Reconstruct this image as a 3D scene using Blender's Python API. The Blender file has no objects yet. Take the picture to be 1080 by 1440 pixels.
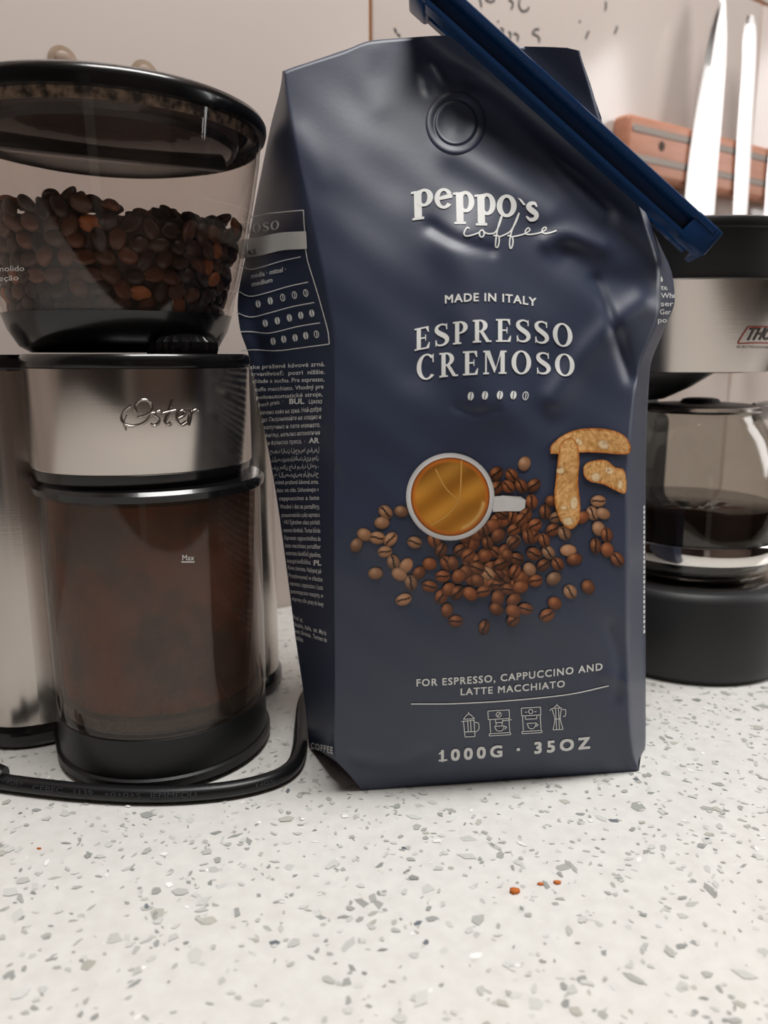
import bpy, bmesh, math, random
import numpy as np
from mathutils import Vector, Matrix, Euler

random.seed(7)
rng = np.random.default_rng(7)
S = bpy.context.scene
COL = S.collection
PI = math.pi

# ------------------------------------------------------------------ camera
PITCH = math.radians(11.5)
CAM = np.array([0.0, 0.0, 0.2])
FPX = 1080.0                       # focal length in pixels of the 1080x1440 frame
cd = bpy.data.cameras.new('camera')
cam = bpy.data.objects.new('camera', cd)
COL.objects.link(cam)
cam.location = CAM
cam.rotation_euler = (PI / 2 - PITCH, 0, 0)
cd.sensor_fit = 'VERTICAL'
cd.sensor_height = 36.0
cd.lens = 27.0
cd.clip_start = 0.01
cd.dof.use_dof = True
cd.dof.focus_distance = 0.355
cd.dof.aperture_fstop = 8.0
S.camera = cam

# ------------------------------------------------------------------ colour management, world, lights
S.view_settings.view_transform = 'Standard'
S.view_settings.look = 'None'
S.view_settings.gamma = 1.0
S.view_settings.use_curve_mapping = False
S.view_settings.exposure = 0.0

W = bpy.data.worlds.new('world')
S.world = W
W.use_nodes = True
bgn = W.node_tree.nodes['Background']
bgn.inputs[0].default_value = (0.80, 0.78, 0.77, 1)
bgn.inputs[1].default_value = 0.10

# wall frame: T runs along the tiled wall, N points from it into the room
TH_W = math.radians(33.0)
T = np.array([math.cos(TH_W), math.sin(TH_W), 0.0])
N = np.array([math.sin(TH_W), -math.cos(TH_W), 0.0])
WALL_N = -0.545

def room(u, n, z):
    return T * u + N * n + np.array([0, 0, z])

def area(name, loc, target, sx, sy, power, color):
    l = bpy.data.lights.new(name, 'AREA')
    l.shape = 'RECTANGLE'
    l.size = sx
    l.size_y = sy
    l.energy = power
    l.color = color
    o = bpy.data.objects.new(name, l)
    COL.objects.link(o)
    o.location = loc
    d = Vector(target) - Vector(loc)
    o.rotation_euler = d.to_track_quat('-Z', 'Y').to_euler()
    return o

area('ceiling_lamp_offscreen', room(0.25, 0.0, 1.70), room(0.25, 0.02, 0.0), 0.9, 0.35, 28, (1.0, 0.99, 0.975))
area('window_right_offscreen', room(1.70, 0.45, 0.75), room(0.1, 0.35, 0.65), 0.55, 0.9, 11, (1.0, 0.985, 0.985))

# ------------------------------------------------------------------ pixel helpers (a pixel gives a direction)
def rays(px, py):
    px = np.asarray(px, float)
    py = np.asarray(py, float)
    dx = (px - 540) / FPX
    up = (720 - py) / FPX
    c, s = math.cos(PITCH), math.sin(PITCH)
    return np.stack([dx + 0 * up, c + up * s + 0 * dx, -s + up * c + 0 * dx], -1)

def PY(px, py, Y):                 # point at depth Y along the room's front-back axis
    r = rays(px, py)
    return CAM + r * (np.asarray(Y) / r[..., 1])[..., None]

def PZ(px, py, z=0.0):             # point on a horizontal plane
    r = rays(px, py)
    return CAM + r * ((z - CAM[2]) / r[..., 2])[..., None]

def PWALL(px, py, off=0.0):        # point on the tiled wall (or a plane off metres in front of it)
    r = rays(px, py)
    t = (WALL_N + off - CAM @ N) / (r @ N)
    return CAM + r * t[..., None]

def PCYL(px, py, cx, cy, rf, out=0.0):   # nearest hit with an upright surface of revolution
    r = rays(px, py).reshape(-1, 3)
    res = np.zeros_like(r)
    for i, d in enumerate(r):
        z = CAM[2]
        for _ in range(8):
            R = (rf(z) if callable(rf) else rf) + out
            a = d[0] ** 2 + d[1] ** 2
            b = -2 * (d[0] * cx + d[1] * cy)
            c = cx * cx + cy * cy - R * R
            D = max(b * b - 4 * a * c, 0)
            t = (-b - math.sqrt(D)) / (2 * a)
            z = CAM[2] + d[2] * t
        res[i] = CAM + d * t
    return res

def wall_uz(p):
    return float(p @ T), float(p[2])

# ------------------------------------------------------------------ materials
def lin(c):
    return tuple(((x / 255) / 12.92 if x / 255 <= 0.04045 else ((x / 255 + 0.055) / 1.055) ** 2.4) for x in c)

def mat(name, rgb=(200, 200, 200), rough=0.5, metal=0.0, spec=0.5, trans=0.0, ior=1.45, coat=0.0, aniso=0.0, vcol=False, noise=None, bump=None):
    """noise = (scale xyz, rgb2, lo, hi); bump = (scale xyz, strength, distance)"""
    m = bpy.data.materials.new(name)
    m.use_nodes = True
    nt = m.node_tree
    p = nt.nodes['Principled BSDF']
    p.inputs['Base Color'].default_value = (*lin(rgb), 1)
    p.inputs['Roughness'].default_value = rough
    p.inputs['Metallic'].default_value = metal
    p.inputs['Specular IOR Level'].default_value = spec
    p.inputs['Transmission Weight'].default_value = trans
    p.inputs['IOR'].default_value = ior
    p.inputs['Coat Weight'].default_value = coat
    p.inputs['Anisotropic'].default_value = aniso
    src = None
    if vcol:
        a = nt.nodes.new('ShaderNodeAttribute')
        a.attribute_name = 'Col'
        src = a.outputs['Color']
    tc = nt.nodes.new('ShaderNodeTexCoord')
    if noise:
        mp = nt.nodes.new('ShaderNodeMapping')
        mp.inputs['Scale'].default_value = noise[0]
        nt.links.new(tc.outputs['Object'], mp.inputs[0])
        nz = nt.nodes.new('ShaderNodeTexNoise')
        nz.inputs['Scale'].default_value = 1.0
        nz.inputs['Detail'].default_value = 5
        nt.links.new(mp.outputs[0], nz.inputs['Vector'])
        rp = nt.nodes.new('ShaderNodeMapRange')
        rp.inputs[1].default_value = noise[2]
        rp.inputs[2].default_value = noise[3]
        nt.links.new(nz.outputs['Fac'], rp.inputs[0])
        mx = nt.nodes.new('ShaderNodeMix')
        mx.data_type = 'RGBA'
        nt.links.new(rp.outputs[0], mx.inputs['Factor'])
        if src is not None:
            nt.links.new(src, mx.inputs['A'])
        else:
            mx.inputs['A'].default_value = (*lin(rgb), 1)
        mx.inputs['B'].default_value = (*lin(noise[1]), 1)
        src = mx.outputs['Result']
    if src is not None:
        nt.links.new(src, p.inputs['Base Color'])
    if bump:
        mp = nt.nodes.new('ShaderNodeMapping')
        mp.inputs['Scale'].default_value = bump[0]
        nt.links.new(tc.outputs['Object'], mp.inputs[0])
        nz = nt.nodes.new('ShaderNodeTexNoise')
        nz.inputs['Scale'].default_value = 1.0
        nz.inputs['Detail'].default_value = 3
        nt.links.new(mp.outputs[0], nz.inputs['Vector'])
        bp = nt.nodes.new('ShaderNodeBump')
        bp.inputs['Strength'].default_value = bump[1]
        bp.inputs['Distance'].default_value = bump[2]
        nt.links.new(nz.outputs['Fac'], bp.inputs['Height'])
        nt.links.new(bp.outputs[0], p.inputs['Normal'])
    return m

def thin_glass(name, tint=(235, 232, 230), rough=0.03, haze=0.0, haze_rgb=(120, 90, 70), fres=1.45):
    """clear wall of plastic or glass: transparent body, Fresnel reflection, some dusty haze"""
    m = bpy.data.materials.new(name)
    m.use_nodes = True
    nt = m.node_tree
    for n in list(nt.nodes):
        if n.type != 'OUTPUT_MATERIAL':
            nt.nodes.remove(n)
    out = [n for n in nt.nodes if n.type == 'OUTPUT_MATERIAL'][0]
    tr = nt.nodes.new('ShaderNodeBsdfTransparent')
    tr.inputs[0].default_value = (*lin(tint), 1)
    df = nt.nodes.new('ShaderNodeBsdfDiffuse')
    df.inputs[0].default_value = (*lin(haze_rgb), 1)
    gl = nt.nodes.new('ShaderNodeBsdfGlossy')
    gl.inputs['Roughness'].default_value = rough
    lw = nt.nodes.new('ShaderNodeLayerWeight')
    lw.inputs['Blend'].default_value = 0.5
    pw = nt.nodes.new('ShaderNodeMath')
    pw.operation = 'POWER'
    pw.inputs[1].default_value = 5.0
    nt.links.new(lw.outputs['Facing'], pw.inputs[0])
    fr = nt.nodes.new('ShaderNodeMapRange')
    f0_ = ((fres - 1) / (fres + 1)) ** 2
    fr.inputs[3].default_value = f0_
    fr.inputs[4].default_value = 0.85
    nt.links.new(pw.outputs[0], fr.inputs[0])
    tc = nt.nodes.new('ShaderNodeTexCoord')
    nz = nt.nodes.new('ShaderNodeTexNoise')
    nz.inputs['Scale'].default_value = 60
    nz.inputs['Detail'].default_value = 6
    nt.links.new(tc.outputs['Object'], nz.inputs['Vector'])
    mr = nt.nodes.new('ShaderNodeMapRange')
    mr.inputs[1].default_value = 0.3
    mr.inputs[2].default_value = 0.75
    mr.inputs[3].default_value = haze * 0.5
    mr.inputs[4].default_value = haze * 1.5
    nt.links.new(nz.outputs['Fac'], mr.inputs[0])
    m1 = nt.nodes.new('ShaderNodeMixShader')
    nt.links.new(mr.outputs[0], m1.inputs[0])
    nt.links.new(tr.outputs[0], m1.inputs[1])
    nt.links.new(df.outputs[0], m1.inputs[2])
    m2 = nt.nodes.new('ShaderNodeMixShader')
    nt.links.new(fr.outputs[0], m2.inputs[0])
    nt.links.new(m1.outputs[0], m2.inputs[1])
    nt.links.new(gl.outputs[0], m2.inputs[2])
    nt.links.new(m2.outputs[0], out.inputs[0])
    return m

M = {}
M['tile'] = mat('glazed_tile', (206, 193, 185), 0.16, noise=((3, 3, 3), (200, 186, 178), 0.4, 0.7))
M['grout'] = mat('brown_grout', (166, 108, 54), 0.9)
M['quartz'] = mat('quartz_stone', (227, 226, 221), 0.24, noise=((140, 140, 140), (217, 215, 210), 0.35, 0.75))
M['chip'] = mat('quartz_chip', (170, 168, 160), 0.22, vcol=True)
M['plaster'] = mat('plaster', (205, 200, 195), 0.9)
M['rear'] = mat('rear_plaster', (142, 125, 116), 0.9)
M['white_door'] = mat('white_door', (232, 228, 222), 0.5)
M['floor'] = mat('floor_tile', (120, 108, 98), 0.6)
M['cabinet'] = mat('dark_cabinet', (60, 50, 45), 0.6)
M['navy'] = mat('navy_film', (50, 58, 79), 0.42, spec=0.6, bump=((420, 420, 420), 0.05, 0.0004))
M['print_white'] = mat('white_print', (235, 235, 232), 0.45)
M['print_dark'] = mat('dark_print', (40, 44, 58), 0.45)
M['print_col'] = mat('colour_print', (200, 200, 200), 0.42, vcol=True)
M['print_biscuit'] = mat('biscuit_print', (200, 150, 90), 0.42, vcol=True, noise=((520, 520, 520), (132, 66, 22), 0.55, 0.85))
M['clip_blue'] = mat('blue_plastic', (13, 50, 92), 0.32, coat=0.2)
M['steel'] = mat('brushed_steel', (190, 182, 176), 0.20, metal=1.0, aniso=0.4, bump=((30, 30, 2600), 0.06, 0.0002))
M['steel_blade'] = mat('blade_steel', (186, 181, 178), 0.30, metal=1.0, noise=((60, 60, 8), (158, 153, 150), 0.45, 0.7))
M['strip'] = mat('magnet_strip', (128, 118, 110), 0.5, metal=0.7)
M['chrome'] = mat('chrome', (220, 216, 212), 0.08, metal=1.0)
M['black_gloss'] = mat('black_gloss_plastic', (17, 17, 18), 0.22, coat=0.2)
M['black'] = mat('black_plastic', (22, 22, 23), 0.42)
M['black_matt'] = mat('black_matt_plastic', (36, 36, 37), 0.50, bump=((900, 900, 900), 0.12, 0.0003))
M['rubber'] = mat('black_rubber', (20, 21, 23), 0.36)
M['rubber_mark'] = mat('grey_rubber_mark', (58, 60, 64), 0.5)
M['hopper'] = thin_glass('clear_plastic', (249, 246, 244), 0.04, 0.022, (140, 128, 120), 1.5)
M['cup'] = thin_glass('smoked_plastic', (232, 220, 212), 0.05, 0.13, (124, 110, 100), 1.5)  # haze is coffee dust plus a grey reflection veil put into the colour
M['glass'] = thin_glass('carafe_glass', (240, 239, 236), 0.02, 0.012, (120, 110, 100), 1.5)
M['lid_smoke'] = thin_glass('smoked_lid', (120, 112, 108), 0.1, 0.35, (70, 64, 62), 1.45)
M['dusty'] = mat('dusty_ring', (138, 118, 100), 0.8, noise=((260, 260, 260), (40, 33, 28), 0.4, 0.62))
M['grounds'] = mat('ground_coffee', (152, 92, 50), 0.95, noise=((24, 24, 24), (84, 66, 54), 0.42, 0.62), bump=((900, 900, 900), 0.5, 0.001))
M['bean_core'] = mat('coffee_bean_bulk', (44, 27, 20), 0.6)
M['coffee'] = mat('black_coffee', (24, 11, 7), 0.05, spec=0.6)
M['board'] = mat('copper_wood', (196, 136, 108), 0.42, noise=((20, 20, 120), (178, 118, 92), 0.4, 0.7))
M['screw'] = mat('dark_screw', (70, 55, 45), 0.5, metal=0.6)
M['wood'] = mat('wood_handle', (128, 98, 66), 0.5, noise=((60, 60, 12), (100, 74, 48), 0.4, 0.6))
M['marker'] = mat('marker_ink', (84, 78, 78), 0.7)
M['red'] = mat('red_enamel', (170, 62, 50), 0.4)
M['logo_dark'] = mat('dark_enamel', (56, 50, 48), 0.4)
M['suction'] = thin_glass('suction_plastic', (243, 236, 228), 0.15, 0.14, (186, 166, 144), 1.4)
M['suction_core'] = mat('suction_core', (148, 126, 110), 0.5)
M['crumb'] = mat('orange_crumb', (196, 104, 36), 0.7)
M['crumb_white'] = mat('white_crumb', (244, 242, 238), 0.5)

def bean_material(name, dark, light, lo, hi):
    m = mat(name, dark, 0.38, spec=0.5, bump=((700, 700, 700), 0.2, 0.0005))
    nt = m.node_tree
    oi = nt.nodes.new('ShaderNodeObjectInfo')
    mr = nt.nodes.new('ShaderNodeMapRange')
    mr.inputs[1].default_value = lo
    mr.inputs[2].default_value = hi
    nt.links.new(oi.outputs['Random'], mr.inputs[0])
    mx = nt.nodes.new('ShaderNodeMix')
    mx.data_type = 'RGBA'
    mx.inputs['A'].default_value = (*lin(dark), 1)
    mx.inputs['B'].default_value = (*lin(light), 1)
    nt.links.new(mr.outputs[0], mx.inputs['Factor'])
    nt.links.new(mx.outputs['Result'], nt.nodes['Principled BSDF'].inputs['Base Color'])
    return m
M['bean'] = bean_material('roasted_bean', (46, 27, 19), (108, 62, 40), 0.35, 1.0)
M['bean_pale'] = bean_material('pale_bean', (150, 84, 44), (176, 104, 60), 0.0, 1.0)

# ------------------------------------------------------------------ mesh helpers (all in world coordinates)
def tag(o, label=None, cat=None, group=None, kind=None):
    if label:
        o['label'] = label
    if cat:
        o['category'] = cat
    if group:
        o['group'] = group
    if kind:
        o['kind'] = kind
    return o

def empty(name, loc, label, cat, group=None):
    o = bpy.data.objects.new(name, None)
    COL.objects.link(o)
    o.location = loc
    o.empty_display_size = 0.02
    return tag(o, label, cat, group)

def origin_of(o):
    p = np.zeros(3)
    while o is not None:
        p = p + np.array(o.location)
        o = o.parent
    return p

def build(name, V, F, m, parent=None, smooth=True, loc=None, cols=None, angle=40, recalc=True):
    V = np.asarray(V, float).reshape(-1, 3)
    base = origin_of(parent)
    l = np.asarray(loc, float) if loc is not None else base
    me = bpy.data.meshes.new(name)
    me.from_pydata((V - l).tolist(), [], [list(map(int, f)) for f in F])
    if cols is not None:
        a = me.color_attributes.new('Col', 'FLOAT_COLOR', 'POINT')
        c = np.ones((len(V), 4), np.float32)
        c[:, :3] = cols
        a.data.foreach_set('color', c.ravel())
    if recalc:
        bm = bmesh.new()
        bm.from_mesh(me)
        bmesh.ops.recalc_face_normals(bm, faces=bm.faces)
        bm.to_mesh(me)
        bm.free()
    me.materials.append(m)
    if smooth:
        me.polygons.foreach_set('use_smooth', [True] * len(me.polygons))
        if angle < 179:
            me.set_sharp_from_angle(angle=math.radians(angle))
    o = bpy.data.objects.new(name, me)
    COL.objects.link(o)
    if parent is not None:
        o.parent = parent
    o.location = l - base
    return o

class MB:
    def __init__(s):
        s.V = []
        s.F = []
        s.C = []
    def add(s, V, F, C=None):
        n = len(s.V)
        s.V += [tuple(v) for v in V]
        s.F += [[i + n for i in f] for f in F]
        if C is not None:
            s.C += [tuple(c) for c in C]
        return s
    def obj(s, name, m, parent=None, **k):
        return build(name, s.V, s.F, m, parent, cols=np.array(s.C) if s.C else None, **k)

def grid_faces(nr, nc, wrap=False):
    F = []
    for i in range(nr - 1):
        for j in range(nc if wrap else nc - 1):
            k = (j + 1) % nc
            F.append([i * nc + j, i * nc + k, (i + 1) * nc + k, (i + 1) * nc + j])
    return F

def lathe(prof, cx, cy, seg=72, close=False, cap0=False, cap1=False):
    V, F = [], []
    for r, z in prof:
        for j in range(seg):
            a = 2 * PI * j / seg
            V.append((cx + r * math.cos(a), cy + r * math.sin(a), z))
    n = len(prof)
    F = grid_faces(n, seg, True)
    if close:
        F += [[(n - 1) * seg + j, (n - 1) * seg + (j + 1) % seg, (j + 1) % seg, j] for j in range(seg)]
    if cap0:
        F.append(list(range(seg))[::-1])
    if cap1:
        F.append([(n - 1) * seg + j for j in range(seg)])
    return V, F

def loft(loops, cap=True):
    n = len(loops[0])
    V = [p for l in loops for p in l]
    F = grid_faces(len(loops), n, True)
    if cap:
        F.append(list(range(n))[::-1])
        F.append([(len(loops) - 1) * n + j for j in range(n)])
    return V, F

def tube(pts, rad, seg=12, flat=1.0):
    pts = np.asarray(pts, float)
    V = []
    n = len(pts)
    up = np.array([0, 0, 1.0])
    for i in range(n):
        t = pts[min(i + 1, n - 1)] - pts[max(i - 1, 0)]
        t = t / np.linalg.norm(t)
        a = np.cross(t, up)
        if np.linalg.norm(a) < 1e-4:
            a = np.array([1.0, 0, 0])
        a /= np.linalg.norm(a)
        b = np.cross(a, t)
        r = rad[i] if hasattr(rad, '__len__') else rad
        for j in range(seg):
            q = 2 * PI * j / seg
            V.append(pts[i] + a * r * flat * math.cos(q) + b * r * math.sin(q))
    F = grid_faces(n, seg, True)
    F.append(list(range(seg))[::-1])
    F.append([(n - 1) * seg + j for j in range(seg)])
    return V, F

def spline(pts, n=60):
    """Catmull-Rom through the points (any dimension)"""
    P = np.asarray(pts, float)
    P = np.vstack([2 * P[0] - P[1], P, 2 * P[-1] - P[-2]])
    out = []
    m = len(P) - 3
    for k in range(n):
        x = k / (n - 1) * m
        i = min(int(x), m - 1)
        t = x - i
        p0, p1, p2, p3 = P[i:i + 4]
        out.append(0.5 * (2 * p1 + (p2 - p0) * t + (2 * p0 - 5 * p1 + 4 * p2 - p3) * t * t + (3 * p1 - p0 - 3 * p2 + p3) * t ** 3))
    return np.array(out)

def box_uvw(o, ax, ay, az, x0, x1, y0, y1, z0, z1, bev=0.0, seg=3):
    bm = bmesh.new()
    bmesh.ops.create_cube(bm, size=1)
    for v in bm.verts:
        v.co = Vector(((x0 + x1) / 2 + v.co.x * (x1 - x0), (y0 + y1) / 2 + v.co.y * (y1 - y0), (z0 + z1) / 2 + v.co.z * (z1 - z0)))
    if bev > 0:
        bmesh.ops.bevel(bm, geom=list(bm.edges), offset=bev, segments=seg, affect='EDGES', profile=0.5)
    bm.verts.ensure_lookup_table()
    V = [np.asarray(o) + ax * v.co.x + ay * v.co.y + az * v.co.z for v in bm.verts]
    F = [[v.index for v in f.verts] for f in bm.faces]
    bm.free()
    return V, F

EX, EY, EZ = np.eye(3)

# ------------------------------------------------------------------ flat print: 2-D shapes (x, y) with faces
_capcache = {}
def text2d(s, bold=0.0, shear=0.0, space=1.0, res=3):
    cu = bpy.data.curves.new('t', 'FONT')
    cu.body = s
    cu.size = 1
    cu.shear = shear
    cu.space_character = space
    cu.resolution_u = res
    cu.offset = bold
    o = bpy.data.objects.new('t', cu)
    COL.objects.link(o)
    dg = bpy.context.evaluated_depsgraph_get()
    dg.update()
    me = o.evaluated_get(dg).to_mesh()
    V = np.array([v.co[:2] for v in me.vertices]) if len(me.vertices) else np.zeros((0, 2))
    F = [list(p.vertices) for p in me.polygons]
    o.evaluated_get(dg).to_mesh_clear()
    bpy.data.objects.remove(o)
    bpy.data.curves.remove(cu)
    return V, F

CAPH = text2d('H')[0][:, 1].max()

def ribbon2d(pts, w, n=None, closed=False):
    """pts (x, y) polyline, w one width or one per point"""
    P = np.asarray(pts, float)
    ww = np.full(len(P), w) if np.isscalar(w) else np.asarray(w, float)
    if n:
        Q = spline(np.column_stack([P, ww]), n)
        P, ww = Q[:, :2], Q[:, 2]
    V = []
    for i in range(len(P)):
        a = P[(i - 1) % len(P)] if closed else P[max(i - 1, 0)]
        b = P[(i + 1) % len(P)] if closed else P[min(i + 1, len(P) - 1)]
        t = b - a
        t = t / (np.linalg.norm(t) + 1e-9)
        nn = np.array([-t[1], t[0]])
        V += [P[i] + nn * ww[i] / 2, P[i] - nn * ww[i] / 2]
    F = [[2 * i, 2 * i + 1, 2 * i + 3, 2 * i + 2] for i in range(len(P) - 1)]
    if closed:
        k = len(P) - 1
        F.append([2 * k, 2 * k + 1, 1, 0])
    return np.array(V), F

def ring2d(cx, cy, rx, ry, ix, iy, a0=0, a1=360, n=28, icx=None):
    V = []
    icx = cx if icx is None else icx
    for k in range(n + 1):
        a = math.radians(a0 + (a1 - a0) * k / n)
        V += [(cx + rx * math.cos(a), cy + ry * math.sin(a)), (icx + ix * math.cos(a), cy + iy * math.sin(a))]
    return np.array(V), [[2 * k, 2 * k + 1, 2 * k + 3, 2 * k + 2] for k in range(n)]

def poly2d(pts):
    return np.array(pts, float), [list(range(len(pts)))]

def rect2d(x0, y0, x1, y1, n=4):
    V, F = [], []
    for k in range(n + 1):
        for j in (0, 1):
            if abs(x1 - x0) > abs(y1 - y0):
                V.append((x0 + (x1 - x0) * k / n, y0 if j == 0 else y1))
            else:
                V.append((x0 if j == 0 else x1, y0 + (y1 - y0) * k / n))
    return np.array(V), [[2 * k, 2 * k + 1, 2 * k + 3, 2 * k + 2] for k in range(n)]

def merge2d(parts):
    V, F = [], []
    for v, f in parts:
        n = sum(len(x) for x in V)
        V.append(np.asarray(v, float).reshape(-1, 2))
        F += [[i + n for i in q] for q in f]
    return np.vstack(V), F

S_PTS = [(.55, .74), (.53, .88), (.42, .955), (.28, .96), (.14, .88), (.11, .74), (.20, .61), (.38, .49), (.52, .37), (.56, .22), (.46, .08), (.30, .04), (.15, .08), (.08, .25)]
S_W = [.03, .06, .07, .08, .13, .17, .20, .21, .20, .17, .11, .08, .06, .03]
def serif_glyph(c):
    if c == 'E':
        return merge2d([rect2d(.11, 0, .29, 1), rect2d(.02, .93, .62, 1), rect2d(.02, 0, .64, .07), rect2d(.28, .475, .50, .54),
                        poly2d([(.50, .93), (.62, 1), (.63, .74), (.595, .74)]), poly2d([(.52, .07), (.64, 0), (.67, .27), (.635, .27)]), rect2d(.475, .37, .51, .645)]), .72
    if c in 'PR':
        parts = [rect2d(.11, 0, .29, 1), rect2d(.02, .93, .32, 1), rect2d(.02, 0, .38, .07), ring2d(.31, .725, .34, .275, .15, .205, -90, 90)]
        parts.append(rect2d(.27, .93, .34, 1))
        parts.append(rect2d(.27, .45, .34, .52))
        if c == 'R':
            parts += [poly2d([(.30, .50), (.46, .50), (.72, .07), (.82, .07), (.82, 0), (.60, 0)])]
            return merge2d(parts), .86
        return merge2d(parts), .72
    if c == 'S':
        return merge2d([ribbon2d(S_PTS, S_W, 36), poly2d([(.52, .72), (.57, .72), (.56, .99), (.53, .99)]), poly2d([(.065, .01), (.10, .01), (.115, .29), (.06, .29)])]), .66
    if c == 'O':
        return ring2d(.44, .5, .42, .525, .225, .455, n=36), .90
    if c == 'C':
        return merge2d([ring2d(.45, .5, .43, .525, .235, .46, 45, 318, 30), poly2d([(.70, .66), (.745, .66), (.745, 1.0), (.71, 1.0), (.68, .86)])]), .82
    if c == 'M':
        return merge2d([rect2d(.10, 0, .17, 1), rect2d(.02, 0, .26, .07), rect2d(.02, .93, .20, 1), poly2d([(.10, 1), (.30, 1), (.57, .22), (.50, .03)]),
                        poly2d([(.50, .03), (.57, .22), (.82, 1), (.76, 1)]), rect2d(.76, 0, .94, 1), rect2d(.68, 0, 1.02, .07), rect2d(.86, .93, 1.02, 1)]), 1.06
    return text2d(c)[0] / CAPH, .5

def serif_text(s, gap=.10):
    parts, x = [], 0
    for c in s:
        (v, f), adv = serif_glyph(c)
        parts.append((np.asarray(v) + (x, 0), f))
        x += adv + gap
    return merge2d(parts)

def fit(shape, ctrl, cap=1.0):
    """stretch a line of text between the first and last control points; ctrl = [(x, y_base, height)], image pixels, y down"""
    V, F = shape
    V = np.asarray(V, float)
    x0, x1 = V[:, 0].min(), V[:, 0].max()
    c = np.array(ctrl, float)
    xs = c[0, 0] + (V[:, 0] - x0) / (x1 - x0) * (c[-1, 0] - c[0, 0])
    if len(c) == 2:
        yb = np.interp(xs, c[:, 0], c[:, 1])
        h = np.interp(xs, c[:, 0], c[:, 2])
    else:
        k = min(len(c) - 1, 2)
        yb = np.polyval(np.polyfit(c[:, 0], c[:, 1], k), xs)
        h = np.polyval(np.polyfit(c[:, 0], c[:, 2], k), xs)
    return np.column_stack([xs, yb - V[:, 1] / cap * h]), F

def sansb(s, ctrl, bold=0.02, space=1.0):
    # heavier weight: a few shifted copies (each printed a hair above the last)
    V, F = text2d(s, 0.0, 0.0, space)
    c = np.array(ctrl, float)
    out = []
    for dx, dy in ((-1, -1), (1, -1), (1, 1), (-1, 1)):
        v, f = fit((V, F), ctrl, CAPH)
        k = c[:, 2].mean() / CAPH * bold
        out.append((v + (dx * k, dy * k), f))
    return out

def sans(s, ctrl, bold=0.0, space=1.0, shear=0.0):
    V, F = text2d(s, bold, shear, space)
    return fit((V, F), ctrl, CAPH)

# ================================================================== STRUCTURE
# tiled wall: mortar bed plus one object per tile
pj = PWALL(np.array([522., 1065.]), np.array([30., 100.]))
U0, U1 = float(pj[0] @ T), float(pj[1] @ T)
PITCH_U = U1 - U0
ZJ = 0.570
wb = build('wall_back', *box_uvw(room(0, WALL_N, 0), T, N, EZ, U0 - 4 * PITCH_U, U0 + 5 * PITCH_U, -0.08, -0.0025, -0.90, 1.80), M['grout'], smooth=False, loc=room(0, WALL_N, 0))
tag(wb, 'beige glazed tile wall with brown joints behind the appliances', 'wall', kind='structure')
tile_me = None
for i in range(-4, 5):
    for j in range(-1, 2):
        u = U0 + i * PITCH_U
        z = ZJ + (j - 0) * 0.60 - 0.60 + 0.0
        if tile_me is None:
            g = 0.0017
            t0 = build('tile', *box_uvw(room(u, WALL_N, z), T, N, EZ, g, PITCH_U - g, -0.006, 0, g, 0.60 - g, 0.0008, 2), M['tile'], wb, loc=room(u, WALL_N, z), angle=50)
            tile_me = t0.data
        else:
            o = bpy.data.objects.new('tile', tile_me)
            COL.objects.link(o)
            o.parent = wb
            o.location = room(u, WALL_N, z) - room(0, WALL_N, 0)

# marker writing on the tiles
def wallprint(name, polys, m, w=2.4, parent=wb):
    mb = MB()
    for pts in polys:
        v, f = ribbon2d(pts, w, 14)
        mb.add(PWALL(v[:, 0], v[:, 1], 0.0004), f)
    return mb.obj(name, m, parent, smooth=False, recalc=False)
def c7(pts):
    return [(540 + x / 3.176, y / 3.176) for x, y in pts]
wr = wallprint('marker_writing', [c7(p) for p in [
    [(428, -8), (432, 10), (436, 30)], [(452, -6), (470, 6), (488, 4), (496, -8)], [(556, -4), (572, 6), (576, 22), (568, 40)],
    [(606, -4), (604, 26), (618, 48), (640, 44), (648, 30)],
    [(412, 84), (424, 80), (436, 92), (440, 110), (456, 122)], [(462, 96), (472, 112), (468, 130)], [(486, 118), (492, 134)], [(508, 92), (512, 98)],
    [(520, 124), (532, 130), (530, 150), (528, 168)], [(556, 140), (566, 150), (562, 174)], [(578, 150), (590, 150), (600, 162), (596, 182)],
    [(694, 130), (676, 130), (664, 148), (680, 156), (694, 170), (692, 188)],
    [(990, 6), (992, 24), (988, 46)], [(916, 138), (908, 152), (902, 172)], [(1042, 116), (1038, 132), (1030, 150)], [(872, 92), (878, 98)],
    [(46, 124), (52, 134), (56, 146)], [(60, 150), (68, 156), (74, 160)]]], M['marker'])

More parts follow.
